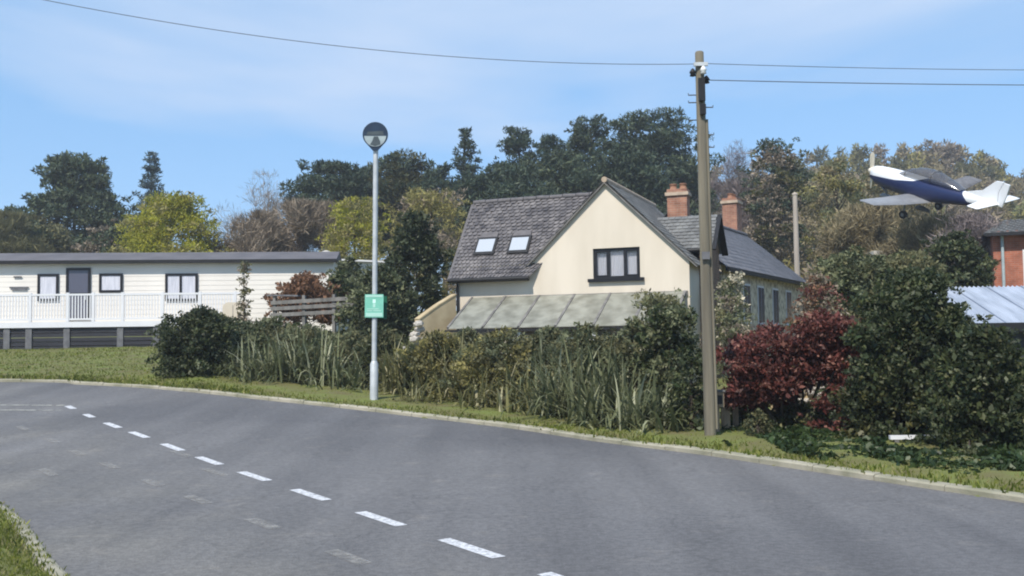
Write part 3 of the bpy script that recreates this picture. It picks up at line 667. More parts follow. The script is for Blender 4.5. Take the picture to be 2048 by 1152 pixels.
# right cross wing in brick, its gable pointing right
cw = MB(); CY0, CY1, CZE, CZR = 1.6, 3.6, hz(4.5), hz(5.5); CX = 0.28
cw.box(0.002, CX, CY0, CY0 + 0.22, -0.6, CZE); cw.box(CX - 0.22, CX, CY0 + 0.222, CY1, -0.6, CZE)
cw.prism([(CX - 0.22, CY0 + 0.03, CZE + 0.002), (CX - 0.22, CY1, CZE + 0.002), (CX - 0.22, (CY0 + CY1) / 2, CZR - 0.1)], (0.22, 0, 0))
cw.build('side_wing_wall', MT['brick3'], hs)
cr = slate_roof([(-1.6, CY0 - 0.2, CZE - 0.15), (CX + 0.15, CY0 - 0.2, CZE - 0.15), (CX + 0.15, 2.6, CZR), (-1.6, 2.6, CZR)], 0.2, 0.16, seed=9)
o = cr.build('side_wing_roof', MT['slate3'], hs); o['kind'] = 'stuff'
cr = slate_roof([(CX + 0.15, CY1 + 0.2, CZE - 0.15), (-1.6, CY1 + 0.2, CZE - 0.15), (-1.6, 2.6, CZR), (CX + 0.15, 2.6, CZR)], 0.2, 0.16, seed=10)
o = cr.build('side_wing_roof', MT['slate3'], hs); o['kind'] = 'stuff'
bg_ = MB().bar((CX + 0.17, CY0 - 0.2, CZE - 0.2), (CX + 0.17, 2.6, CZR - 0.03), 0.05, 0.2, up=(1, 0, 0)); bg_.build('bargeboard', MT['dark'], hs)
bg_ = MB().bar((CX + 0.17, CY1 + 0.2, CZE - 0.2), (CX + 0.17, 2.6, CZR - 0.03), 0.05, 0.2, up=(1, 0, 0)); bg_.build('bargeboard', MT['dark'], hs)
MB().tube([(-0.3, CY0 - 0.25, CZE - 0.2), (CX + 0.15, CY0 - 0.25, CZE - 0.2)], 0.06, 8).build('gutter', MT['dark'], hs)
# chimney on the right slope
def chimney(parent, x, y, wx, wy, z0, z1, pots, mat):
    c = MB(); c.box(x - wx/2, x + wx/2, y - wy/2, y + wy/2, z0, z1 - 0.28)
    o = c.build('chimney', mat, parent)
    MB().box(x - wx/2 - 0.06, x + wx/2 + 0.06, y - wy/2 - 0.06, y + wy/2 + 0.06, z1 - 0.278, z1 - 0.17).build('corbel', MT['stonecap'], o)
    MB().box(x - wx/2 - 0.01, x + wx/2 + 0.01, y - wy/2 - 0.01, y + wy/2 + 0.01, z1 - 0.168, z1 - 0.06).build('cap', mat, o)
    for k in range(pots):
        px_ = x + (k - (pots - 1) / 2) * wx / max(pots, 1)
        MB().loft([[(px_ + r_ * math.cos(t), y + r_ * math.sin(t), z1 - 0.06 + h) for t in np.linspace(0, 2*PI, 10, endpoint=False)] for r_, h in ((0.13, 0), (0.115, 0.08), (0.11, 0.15), (0.13, 0.16), (0.13, 0.20))]).build('chimney_pot', MT['pot'], o)
    return o
chimney(hs, -1.12, 4.2, 0.66, 0.5, hz(4.6), hz(6.66), 2, MT['brick'])

# ------------------------------------------------------------------ flint cottage behind, hipped slate roof
D0 = W(1443, 560, 33.0); D1 = W(1604, 560, 44.0)
ca = math.atan2(D1.y - D0.y, D1.x - D0.x); CLn = math.hypot(D1.x - D0.x, D1.y - D0.y)
fc_ = empty('flint_cottage', (D0.x, D0.y, 0.2), ca, 'flint walled cottage with blue grey hipped slate roof behind cream house', 'house')
ez, rz_ = 3.85, 5.72   # local heights above 0.2
RW = 1.65
b = MB(); b.box(0, CLn, 0, 0.3, -0.6, ez); b.box(CLn - 0.3, CLn, 0.302, 2 * RW, -0.6, ez); b.box(0, 0.3, 0.302, 2 * RW, -0.6, ez); b.box(0.302, CLn - 0.302, 2 * RW - 0.3, 2 * RW, -0.6, ez)
b.build('wall', MT['flint'], fc_)
hip = 3.0
o = slate_roof([(-0.3, -0.25, ez - 0.1), (CLn + 0.25, -0.25, ez - 0.1), (CLn - hip, RW, rz_), (-0.3, RW, rz_)], 0.28, 0.22, seed=12).build('roof', MT['slate2'], fc_); o['kind'] = 'stuff'
o = slate_roof([(CLn + 0.25, 2*RW + 0.25, ez - 0.1), (-0.3, 2*RW + 0.25, ez - 0.1), (-0.3, RW, rz_), (CLn - hip, RW, rz_)], 0.35, 0.3, seed=13).build('roof', MT['slate2'], fc_); o['kind'] = 'stuff'
o = slate_roof([(CLn + 0.25, -0.25, ez - 0.1), (CLn + 0.25, 2*RW + 0.25, ez - 0.1), (CLn - hip, RW, rz_), (CLn - hip - 0.01, RW, rz_)], 0.3, 0.25, seed=14).build('roof', MT['slate2'], fc_); o['kind'] = 'stuff'
b = MB(); b.box(-0.3, CLn + 0.2, -0.33, -0.23, ez - 0.24, ez - 0.1); b.build('gutter', MT['dark'], fc_)
b = MB().tube([(-0.3, RW, rz_ + 0.02), (CLn - hip, RW, rz_ + 0.02)], 0.09, 7); b.build('ridge_tile', MT['lead'], fc_)
for xx in (2.6, 4.6, 6.9, 9.2):
    o = MB().box(xx, xx + 0.95, -0.03, -0.003, 1.9, 3.35).build('window', MT['white'], fc_)
    for s in (0.06, 0.51):
        MB().box(xx + s, xx + s + 0.38, -0.045, -0.033, 1.98, 3.27).build('pane', MT['doorglass'], o)
    MB().box(xx - 0.06, xx + 1.01, -0.10, -0.033, 1.80, 1.895).build('sill', MT['stonecap'], o)
chimney(fc_, 8.5, RW + 0.3, 0.72, 0.6, rz_ - 0.4, 7.25, 2, MT['brick'])
# small flat roofed lean-to at its far end
p = W(1612, 560, 47.0)
ob = empty('outhouse', (p.x, p.y, gz(p.x, p.y)), ca - R(50), 'small outhouse with pale flat roof at cottage end', 'shed')
b = MB().box(0, 1.3, 0, 1.4, -0.6, 3.0 - 0.2); b.build('wall', MT['brick3'], ob)
MB().box(-0.15, 1.45, -0.15, 1.5, 2.802, 3.25).build('roof', MT['slate3'], ob)
MB().box(-0.16, 1.46, -0.2, -0.152, 2.74, 2.86).build('fascia', MT['dark'], ob)

# ------------------------------------------------------------------ garden wall and rubble by the house
p0, p1 = W(838, 640, 30.2), W(912, 600, 31.0)
gw = empty('garden_wall', (p0.x, p0.y, 0), math.atan2(p1.y - p0.y, p1.x - p0.x), 'tan rendered garden wall with ramped top left of cream house', 'wall')
Lw = math.hypot(p1.x - p0.x, p1.y - p0.y)
zt = [W(838, 640, 30.2).z, W(855, 626, 30.4).z, W(875, 611, 30.6).z, W(912, 590, 31).z]
MB().prism([(0, 0, 0), (Lw, 0, 0), (Lw, 0, zt[3]), (Lw * .53, 0, zt[2]), (Lw * .25, 0, zt[1]), (0, 0, zt[0])], (0, 0.25, 0)).build('panel', MT['tan'], gw)
for k in range(3):
    xs_ = [0, Lw * .25, Lw * .53, Lw]
    MB().bar((xs_[k], 0.125, zt[k] + 0.02), (xs_[k+1], 0.125, zt[k+1] + 0.02), 0.29, 0.04).build('coping', MT['tan'], gw)

# stones (shared shapes)
def rock(seed):
    r = random.Random(seed); import bmesh
    bm = bmesh.new(); bmesh.ops.create_icosphere(bm, subdivisions=1, radius=1)
    for v in bm.verts: v.co *= r.uniform(0.75, 1.1)
    me = bpy.data.meshes.new('stone'); bm.to_mesh(me); bm.free(); me.materials.append(MT['stone']); return me
ROCK = [rock(i) for i in range(5)]
def stones(parent, pts, s, seed):
    r = random.Random(seed)
    for p in pts:
        o = bpy.data.objects.new('stone', r.choice(ROCK)); COL.objects.link(o); o.parent = parent
        k = s * r.uniform(0.7, 1.25); o.location = p; o.scale = (k * 1.2, k, k * 0.75); o.rotation_euler = (r.uniform(-.3, .3), r.uniform(-.3, .3), r.uniform(0, 6))
p = W(838, 660, 29.6); z = gtop(p.x, p.y)
rk = empty('rubble_heap', (p.x, p.y, z), 0, 'heap of pale rubble stones at foot of tan wall', 'stones')
stones(rk, [(random.uniform(-.6, .6) * (1 - h / 1.8), random.uniform(-.35, .35), h + 0.06) for h in (0, 0, 0, .15, .15, .3, .3, .45, .6, .6, .75, .9, .9, 1.05, 1.2, 1.35) for _ in range(2)], 0.17, 4)
# low flint wall seen through the red shrub
pa, pb = W(1540, 780, 18.6), W(1720, 780, 18.2)
fw = empty('flint_garden_wall', (pa.x, pa.y, gtop(pa.x, pa.y)), math.atan2(pb.y - pa.y, pb.x - pa.x), 'low wall of pale flint stones seen behind red maple', 'wall')
MB().box(0, 1.7, 0.05, 0.28, -0.2, 0.92).build('core', MT['tan'], fw)
stones(fw, [(0.06 + i * 0.15 + (0.07 if j % 2 else 0) + random.uniform(-.03, .03), 0.03 + random.uniform(-.02, .02), 0.06 + j * 0.125 + random.uniform(-.03, .03)) for i in range(11) for j in range(7)], 0.078, 5)

# ------------------------------------------------------------------ static caravan with raised deck (left)
cl = W(-190, 520, 37.6); crr = W(668, 520, 39.2)
an = math.atan2(crr.y - cl.y, crr.x - cl.x); CL = math.hypot(crr.x - cl.x, crr.y - cl.y)
cvz = W(300, 648, 38.2).z
cv = empty('static_caravan', (cl.x, cl.y, cvz), an, 'long cream static caravan with grey roof behind raised deck', 'caravan')
def cvx(px):     # local x of a photo column on the caravan's front plane
    d = ray(px, 560); t = (cl.y - math.tan(an) * cl.x) / (d[1] - math.tan(an) * d[0]); return math.hypot(d[0] * t - cl.x, d[1] * t - cl.y)
def cvh(px, py):  # local height
    d = ray(px, py); t = (cl.y - math.tan(an) * cl.x) / (d[1] - math.tan(an) * d[0]); return d[2] * t + EYE - cvz
ch = cvh(300, 524)
b = MB(); rows = 15
for j in range(rows):
    z0 = -0.35 + (ch + 0.35) * j / rows; z1 = -0.35 + (ch + 0.35) * (j + 1) / rows
    b.prism([(0, 0, z1), (0, -0.009, z0), (0, 0.1, z0), (0, 0.1, z1)], (CL, 0, 0))
b.box(0, CL, 0.101, 3.6, -0.35, ch); b.build('wall', MT['clad'], cv)
rt_ = cvh(300, 507) - ch
b = MB().prism([(-0.1, -0.22, ch + 0.02), (-0.1, 1.8, ch + rt_ + 0.2), (-0.1, 3.85, ch + 0.02)], (CL + 0.2, 0, 0)); b.build('roof', MT['vroof'], cv)
MB().box(-0.12, CL + 0.12, -0.30, -0.225, ch - 0.07, ch + 0.06).build('gutter', MT['dark'], cv)
def cwin(pa, pb, ya, yb, mull=(), nm='window', pane='curtain'):
    x0, x1 = cvx(pa), cvx(pb); z1, z0 = cvh((pa + pb) / 2, ya), cvh((pa + pb) / 2, yb)
    f = MB(); t = 0.09
    f.box(x0, x1, -0.07, -0.024, z0, z0 + t); f.box(x0, x1, -0.07, -0.024, z1 - t, z1)
    xs = [x0] + [cvx(m) - t/2 for m in mull] + [x1 - t]
    for x in xs: f.box(x, x + t, -0.072, -0.026, z0 + t, z1 - t)
    o = f.build(nm, MT['frame'], cv)
    for k in range(len(xs) - 1): MB().box(xs[k] + t, xs[k+1], -0.045, -0.030, z0 + t, z1 - t).build('pane', MT[pane], o)
    return o
cwin(76, 118, 548, 602); cwin(199, 246, 547, 585); cwin(331, 396, 547, 602, (362,))
dr = cwin(133, 182, 536, 640, (), 'door', 'doorglass')
MB().box(cvx(140), cvx(176), -0.06, -0.046, cvh(158, 590), cvh(158, 586)).build('door_rail', MT['frame'], dr)
MB().box(cvx(171), cvx(174), -0.11, -0.074, cvh(158, 600), cvh(158, 592)).build('handle', MT['galv'], dr)
# dark mark on the cladding by the left edge of the photo: a wall-mounted rack of slats
wd_ = empty('wall_ornament', (0, 0, 0)); wd_.parent = cv
for k, (xa_, xb_, yy) in enumerate([(20, 58, 575), (24, 55, 579), (28, 44, 554)]):
    MB().box(cvx(xa_), cvx(xb_), -0.06, -0.03, cvh(40, yy + 1.5), cvh(40, yy - 1.5)).build('slat', MT['greypost'], wd_)
# deck
dk_y = 1.55
dk = empty('raised_deck', (cl.x + math.sin(an) * dk_y, cl.y - math.cos(an) * dk_y, cvz), an, 'white railed raised deck with dark board skirt along caravan', 'deck')
def dkx(px):
    d = ray(px, 620); o = dk.location; t = (o.y - math.tan(an) * o.x) / (d[1] - math.tan(an) * d[0]); return math.hypot(d[0] * t - o.x, d[1] * t - o.y)
def dkh(px, py):
    d = ray(px, py); o = dk.location; t = (o.y - math.tan(an) * o.x) / (d[1] - math.tan(an) * d[0]); return d[2] * t + EYE - cvz
DL = dkx(480); zf1 = dkh(200, 643); zf0 = dkh(200, 654); zr = dkh(200, 588)
MB().box(0, DL, 0.06, dk_y - 0.05, zf1 - 0.06, zf1 - 0.01).build('decking', MT['paleroof'], dk)
MB().box(0, DL, -0.02, 0.055, zf0, zf1).build('fascia', MT['white'], dk)
MB().box(0, DL, -0.01, 0.05, zr - 0.05, zr + 0.02).build('handrail', MT['white'], dk)
MB().box(0, DL, 0.0, 0.04, zf1 + 0.06, zf1 + 0.13).build('bottom_rail', MT['white'], dk)
bal = MB().box(-0.02, 0.02, 0.006, 0.034, zf1 + 0.13, zr - 0.05).mesh('baluster'); bal.materials.append(MT['white'])
x = dkx(0) - 0.3
while x < DL - 0.1:
    o = link('baluster', bal, None, dk); o.location = (x, 0, 0); x += 0.105
npo = [-120, 60, 135, 186, 245, 325, 400, 470]
for q in npo:
    MB().box(dkx(q) - 0.05, dkx(q) + 0.05, -0.015, 0.075, zf1 + 0.002, zr + 0.06).build('newel_post', MT['white'], dk)
zg = dkh(200, 700) - 0.05
posts = [-100, 13, 57, 133, 240, 312, 390, 470]
for q in posts:
    MB().box(dkx(q) - 0.11, dkx(q) + 0.11, 0.02, 0.16, zg - 0.3, zf0 - 0.003).build('support_post', MT['greypost'], dk)
for a_, c_ in zip(posts[:-1], posts[1:]):
    xx0, xx1 = dkx(a_) + 0.115, dkx(c_) - 0.115; nb_ = 6; hh = (zf0 - 0.05 - zg + 0.1) / nb_
    for j in range(nb_):
        z0 = zg - 0.1 + j * hh
        MB().box(xx0, xx1, 0.07 + random.uniform(-.008, .008), 0.11, z0 + 0.012, z0 + hh - 0.012).build('skirting_board', MT['blackwood'], dk)
# second caravan, only its pale roof end shows past the first
pa, pb = W(668, 516, 44), W(790, 514, 46)
c2 = empty('pale_caravan', (pa.x, pa.y, gz(pa.x, pa.y)), math.atan2(pb.y - pa.y, pb.x - pa.x), 'second caravan with pale flat roof showing behind signpost', 'caravan')
L2 = math.hypot(pb.x - pa.x, pb.y - pa.y); h2 = pa.z - c2.location.z
MB().box(-1.2, L2, 0, 3, 0.3, h2 - 0.12).build('wall', MT['clad'], c2)
MB().prism([(-1.4, -0.2, h2 - 0.118), (-1.4, 1.5, h2 + 0.12), (-1.4, 3.2, h2 - 0.118), ], (L2 + 1.6, 0, 0)).build('roof', MT['paleroof'], c2)
o = MB().loft([[(0.15 + r_ * math.cos(t), 1.0 + r_ * math.sin(t), h2 + z_) for t in np.linspace(0, 2*PI, 10, endpoint=False)] for r_, z_ in ((0.12, 0), (0.12, 0.22), (0.24, 0.24), (0.22, 0.36), (0.05, 0.42))]); o.build('roof_vent', MT['paleroof'], c2)
# cream locker on the deck end
p = W(466, 622, 35.2)
lk = empty('cream_locker', (p.x, p.y, W(466, 650, 35.2).z), an, 'cream rounded storage locker with dark latch at deck end', 'locker')
b = MB(); hw_, hh_ = 0.36, 0.80
pts = [(-hw_, 0, -1.2), (hw_, 0, -1.2), (hw_, 0, hh_ - 0.2)] + [(hw_ - 0.2 + 0.2 * math.cos(t), 0, hh_ - 0.2 + 0.2 * math.sin(t)) for t in np.linspace(0.2, PI/2, 4)] + [(-hw_ + 0.2 + 0.2 * math.cos(t), 0, hh_ - 0.2 + 0.2 * math.sin(t)) for t in np.linspace(PI/2, PI, 5)]
b.prism(pts, (0, 0.5, 0)); b.build('body', MT['cream'], lk)
MB().box(0.16, 0.24, -0.04, -0.003, 0.28, 0.42).build('latch', MT['dark'], lk)
MB().box(-0.01, 0.0, -0.012, -0.002, -0.4, 0.7).build('seam', MT['greypost'], lk)
# grey rail fence / ramp rails
pa, pb = W(548, 610, 32.5), W(728, 610, 31.5)
rfn = empty('rail_fence', (pa.x, pa.y, gtop(pa.x, pa.y)), math.atan2(pb.y - pa.y, pb.x - pa.x), 'weathered grey timber rail fence left of the signpost', 'fence')
LF = math.hypot(pb.x - pa.x, pb.y - pa.y); zb = rfn.location.z
for k in range(4):
    x = LF * k / 3; MB().box(x - 0.05, x + 0.05, 0, 0.1, -0.3, W(548, 592, 32.5).z - zb).build('post', MT['weath'], rfn)
for y_ in (602, 614, 627):
    z_ = W(600, y_, 32).z - zb
    MB().bar((-0.1, -0.025, z_ - 0.03), (LF + 0.1, -0.025, z_ + 0.06), 0.04, 0.12).build('rail', MT['weath'], rfn)
MB().bar((-0.25, 0.05, W(548, 590, 32.5).z - zb), (0.9, 0.05, W(600, 594, 32.5).z - zb + 0.03), 0.2, 0.05).build('capping', MT['greypost'], rfn)

# ------------------------------------------------------------------ round sign on post
sp = hit(748, 808); spz = gz(sp.x, sp.y) + 0.05
SG = empty('signpost', (sp.x, sp.y, spz), 0, 'tall galvanised post with dark round sign at its top', 'signpost')
SG.rotation_euler = (0, R(0.8), 0)
def sh(py): return W(748, py, sp.y).z - spz
MB().tube([(0, 0, -0.3), (0, 0, sh(728)), (0, 0, sh(722))], [0.088, 0.088, 0.058], 14).build('base_sleeve', MT['galv'], SG)
MB().tube([(0, 0, sh(722)), (0, 0, sh(300))], 0.055, 12).build('pole', MT['galv'], SG)
zc_, rc = sh(271), 25.5 / F * sp.y
def disc(r, y0, y1, a0=0, a1=2 * PI, n=40, zoff=0.0):
    return [(r * math.cos(t), y0, zc_ + zoff + r * math.sin(t)) for t in np.linspace(a0, a1, n, endpoint=(a1 - a0 < 6))]
dsk = MB().prism(disc(rc, -0.07, 0), (0, -0.035, 0)).build('round_sign', MT['navy'], SG)
MB().prism(disc(rc * 0.86, -0.1085, 0, PI + 0.02, 2 * PI - 0.02, 24, -0.1 * rc), (0, -0.003, 0)).build('pale_lower_half', MT['palesign'], dsk)
k = rc
MB().prism([(-0.10*k, -0.1125, zc_ - 0.16*k), (0.22*k, -0.1125, zc_ - 0.16*k), (0.40*k, -0.1125, zc_ - 0.55*k), (0.42*k, -0.1125, zc_ - 0.80*k), (0, -0.1125, zc_ - 0.93*k), (-0.40*k, -0.1125, zc_ - 0.80*k), (-0.22*k, -0.1125, zc_ - 0.5*k)], (0, -0.003, 0)).build('dark_wedge', MT['slatefc'], dsk)
MB().prism([(-0.70*k, -0.1085, zc_ - 0.04*k), (0.70*k, -0.1085, zc_ - 0.04*k), (0.60*k, -0.1085, zc_ + 0.28*k), (-0.6*k, -0.1085, zc_ + 0.22*k)], (0, -0.003, 0)).build('grey_band', MT['slatefc'], dsk)
MB().prism([(-0.62*k, -0.069, zc_ - 0.80*k), (0.62*k, -0.069, zc_ - 0.80*k), (0.05, -0.069, zc_ - 1.28*k), (-0.05, -0.069, zc_ - 1.28*k)], (0, -0.03, 0)).build('pointed_bracket', MT['navy'], SG)
for zz in (0.45, -0.45): MB().box(-0.08, 0.08, -0.072, 0.062, zc_ + zz * k - 0.03, zc_ + zz * k + 0.03).build('clamp', MT['galv'], SG)
MB().tube([(0, 0, sh(300)), (0, 0, zc_ + 0.6 * k)], 0.04, 10).build('pole_top', MT['galv'], SG)
# green notice, clamped on
gw_, z0, z1 = 18.5 / F * sp.y, sh(635), sh(589)
gs = MB().box(-gw_, gw_, -0.085, -0.066, z0, z1).build('notice', MT['teal'], SG)
gs['label'] = 'pale teal green notice plate'
MB().box(-gw_ + 0.06, gw_ + 0.055, 0.062, 0.075, z0 - 0.03, z1 - 0.03).build('notice', MT['green'], SG)['label'] = 'dark green notice plate on back of post'
gh = z1 - z0
for (a_, c_, d_, e_, mm) in [(-0.9, 0.9, 0.88, 0.97, 'tealpale'), (-0.16, 0.16, 0.62, 0.78, 'mint'), (-0.13, 0.13, 0.44, 0.60, 'tealpale'), (-0.9, 0.9, 0.04, 0.20, 'tealpale'), (-0.75, -0.2, 0.27, 0.31, 'tealpale'), (-0.1, 0.75, 0.27, 0.31, 'tealpale'), (-0.75, 0.5, 0.35, 0.385, 'tealpale')]:
    MB().box(a_ * gw_, c_ * gw_, -0.0885, -0.0855, z0 + d_ * gh, z0 + e_ * gh).build('print', MT[mm], gs)
for zz in (0.2, 0.8): MB().box(-0.075, 0.075, -0.065, 0.061, z0 + zz * gh - 0.02, z0 + zz * gh + 0.02).build('clamp', MT['galv'], SG)

# ------------------------------------------------------------------ telegraph pole and wires
tp = hit(1421, 884); tpz = gz(tp.x, tp.y)
TP = empty('telegraph_pole', (tp.x, tp.y, tpz), 0, 'tall weathered wooden telegraph pole beside the red maple', 'pole')
top = W(1398, 104, tp.y + 0.02); TH = top.z - tpz
lean = math.atan2(top.x - tp.x, TH); TP.rotation_euler = (0, lean, 0)
MB().tube([(0, 0, -0.5), (0, 0, TH * .5), (0, 0, TH - 0.02), (0, 0, TH)], [0.094, 0.081, 0.068, 0.055], 16).build('shaft', MT['pole'], TP)
def th(py): return (W(1398, py, tp.y).z - tpz) / math.cos(lean)
MB().tube([(0.10, -0.03, 0.2), (0.088, -0.03, th(560)), (0.082, -0.03, th(240))], 0.022, 8).build('cable_cover', MT['pole'], TP)
MB().box(-0.11, 0.11, -0.11, -0.07, th(135), th(128)).build('bracket', MT['galv'], TP)
MB().box(-0.05, 0.05, -0.14, -0.08, th(205), th(160)).build('junction_box', MT['dark'], TP)
MB().box(-0.035, 0.055, -0.135, -0.082, th(232), th(212)).build('junction_box', MT['dark'], TP)
def insul(x, y, z, m, n_='insulator'):
    MB().loft([[(x + r_ * math.cos(t), y + r_ * math.sin(t), z + h) for t in np.linspace(0, 2*PI, 12, endpoint=False)] for r_, h in ((0.02, -0.06), (0.05, -0.05), (0.035, -0.015), (0.055, 0.0), (0.04, 0.03), (0.02, 0.06), (0.008, 0.07))]).build(n_, m, TP)
insul(0.03, -0.13, th(145), MT['porcelain']); insul(-0.115, -0.02, th(146), MT['dark']); insul(0.10, 0.0, th(160), MT['dark'])
for i, py in enumerate((190, 215, 240, 270, 205, 205 + 90)):
    s = 1 if i % 2 else -1
    MB().tube([(s * 0.06, 0, th(py)), (s * 0.19, 0, th(py)), (s * 0.19, 0, th(py) + 0.03)], 0.009, 6).build('step_iron', MT['wire'], TP)
MB().box(-0.07, 0.05, -0.135, -0.10, th(520), th(505)).build('number_plate', MT['greypost'], TP)
def wire(a, b_, sag, label, r_=0.0068):
    a = Vector(a); b_ = Vector(b_); pts = []
    for k in range(41):
        t = k / 40; p = a.lerp(b_, t); p.z -= sag * 4 * t * (1 - t); pts.append(p)
    o = empty('overhead_wire', a, 0, label, 'wire', 'overhead wires on the telegraph pole')
    MB().tube([p - a for p in pts], r_, 6).build('cable', MT['wire'], o)
pt = lambda px, py: W(px, py, tp.y)
wire(pt(1388, 128), W(-330, -95, 13.0), 0.42, 'single thin overhead wire running left across the sky', 0.0048)
wire(pt(1410, 127), W(2700, 130, 19.0), 0.10, 'upper of two overhead wires leaving the pole rightwards', 0.005)
wire(pt(1413, 160), W(2700, 166, 18.0), 0.06, 'lower of two overhead wires leaving the pole rightwards')
# stakes by the pole foot
for (px, py, yb, wd, lb) in [(1452, 795, 872, 0.11, 'short brown timber stake right of telegraph pole foot'), (1472, 806, 866, 0.07, 'thin brown stake beside stouter one under red maple')]:
    p = hit(px, yb); zt_ = W(px, py, p.y).z
    o = empty('timber_stake', (p.x, p.y, p.z), R(20), lb, 'stake')
    MB().prism([(-wd/2, -wd/2, -0.3), (wd/2, -wd/2, -0.3), (wd/2, -wd/2, zt_ - p.z - 0.04), (0, -wd/2, zt_ - p.z), (-wd/2, -wd/2, zt_ - p.z - 0.03)], (0, wd, 0)).build('post', MT['stake'], o)
p = hit(1436, 878); o = empty('post_box', (p.x, p.y, p.z), 0, 'small brown cabinet on post against telegraph pole foot', 'box')
MB().box(-0.035, 0.035, 0, 0.07, -0.3, 0.5).build('post', MT['stake'], o)
bx = MB().box(-0.10, 0.10, -0.05, 0.10, 0.502, 0.74).build('cabinet', MT['stake'], o)
MB().prism([(-0.12, -0.07, 0.742), (0.12, -0.07, 0.742), (0.12, -0.07, 0.77), (-0.12, -0.07, 0.78)], (0, 0.19, 0)).build('lid', MT['weath'], o)
MB().box(-0.07, 0.07, -0.058, -0.052, 0.55, 0.69).build('door', MT['dark'], bx)
# pale pole further back
p = W(1593, 500, 46); z_ = gz(p.x, p.y)
o = empty('pale_pole', (p.x, p.y, z_), 0, 'slim pale bare pole rising behind the flint cottage', 'pole')
MB().tube([(0, 0, -0.5), (0, 0, 4), (0, 0, W(1593, 388, 46).z - z_)], [0.15, 0.13, 0.11], 10).build('shaft', MT['palepole'], o)
MB().loft([[(r_ * math.cos(t), r_ * math.sin(t), W(1593, 388, 46).z - z_ + h) for t in np.linspace(0, 2*PI, 10, endpoint=False)] for r_, h in ((0.13, -0.05), (0.14, 0.02), (0.03, 0.08))]).build('cap', MT['palepole'], o)
# white board on the grass
p = hit(1825, 900); WB = p.copy(); o = empty('white_board', (p.x, p.y, p.z + 0.15), R(-3), 'white painted board lying low under the dark evergreen', 'board')
MB().box(-0.31, 0.31, -0.04, 0.04, 0.0, 0.055).build('plank', MT['white'], o)
for s in (-0.22, 0.22): MB().box(s - 0.03, s + 0.03, -0.035, 0.035, -0.2, -0.002).build('foot', MT['weath'], o)

# ------------------------------------------------------------------ shed with metal roof, brick house, hill house
a_ = W(1885, 578, 27.5); c_ = W(1952, 648, 24.5)
sd = empty('metal_roof_shed', (c_.x, c_.y, gz(c_.x, c_.y)), R(-4), 'low dark shed with pale corrugated metal roof at right edge', 'shed')
zb = c_.z - sd.location.z; zt_ = W(1960, 573, 27.5).z - sd.location.z
Ls = 7.0; x_0 = -0.25
MB().box(x_0 + 0.3, Ls, 0.2, 3.4, -0.5, zb - 0.03).build('wall', MT['blackwood'], sd)
rs = empty('roof', (0, 0, 0)); rs.parent = sd
k = x_0; i = 0
while k < Ls:
    b = MB(); n = 8; wS = 0.96; vs = []
    for j in range(n * 4 + 1):
        t = j / (n * 4); zz = 0.03 * math.cos(t * n * 2 * PI); x = k + wS * t
        vs += [(x, -0.1, zb + zz + 0.004 * (i % 2)), (x, 3.4, zt_ + zz + 0.004 * (i % 2))]
    b.add(vs, [(2*j, 2*j + 2, 2*j + 3, 2*j + 1) for j in range(n * 4)], 0, True); b.build('sheet', MT['metalroof'], rs); k += 0.92; i += 1
MB().box(x_0, Ls, -0.12, -0.06, zb - 0.2, zb + 0.02).build('fascia', MT['dark'], sd)
# red brick house at the right edge
p = W(1987, 520, 36); z_ = gz(p.x, p.y)
bh = empty('brick_house', (p.x, p.y, z_), R(-21), 'orange brick house end with slate roof at right edge', 'house')
e_ = W(1990, 463, 36).z - z_
b = MB(); b.box(0, 7, 0, 0.25, -0.5, e_); b.box(0, 0.25, 0.252, 6, -0.5, e_); b.box(6.75, 7, 0.252, 6, -0.5, e_); b.build('wall', MT['brick2'], bh)
o = slate_roof([(-0.3, -0.35, e_ - 0.1), (7.3, -0.35, e_ - 0.1), (6.3, 3, e_ + 0.7), (0.7, 3, e_ + 0.7)], 0.3, 0.25, seed=20).build('roof', MT['slate3'], bh); o['kind'] = 'stuff'
o = slate_roof([(-0.3, 6.3, e_ - 0.1), (-0.3, -0.35, e_ - 0.1), (0.7, 3, e_ + 0.7), (0.7, 3.01, e_ + 0.7)], 0.3, 0.25, seed=21).build('roof', MT['slate3'], bh); o['kind'] = 'stuff'
MB().tube([(0.30, -0.08, e_ - 0.1), (0.30, -0.08, -0.4)], 0.055, 8).build('drainpipe', MT['palesign'], bh)
MB().box(-0.3, 7.3, -0.45, -0.36, e_ - 0.2, e_ - 0.08).build('gutter', MT['dark'], bh)
o = MB().box(0.95, 1.75, -0.03, -0.003, e_ - 2.0, e_ - 0.7).build('window', MT['white'], bh)
for s in (0.05, 0.43): MB().box(0.95 + s, 0.95 + s + 0.33, -0.045, -0.033, e_ - 1.94, e_ - 0.76).build('pane', MT['doorglass'], o)
# pale flat-roofed garage half hidden in scrub
p = W(1752, 508, 50); z_ = gz(p.x, p.y)
gg = empty('flat_roof_garage', (p.x, p.y, z_), R(-5), 'pale flat roofed garage half hidden in scrub below aircraft', 'garage')
e_ = p.z - z_
MB().box(0, 2.5, 0, 3, -1, e_ - 0.05).build('wall', MT['tan'], gg)
MB().box(-0.15, 2.65, -0.15, 3.1, e_ - 0.048, e_ + 0.16).build('roof', MT['paleroof'], gg)

# ------------------------------------------------------------------ aircraft
AY = 46.0
AP = Vector((19.3, AY, 8.42))
AC = empty('light_aircraft', AP, 0, 'white and navy low wing propeller aircraft flying low over trees', 'aircraft')
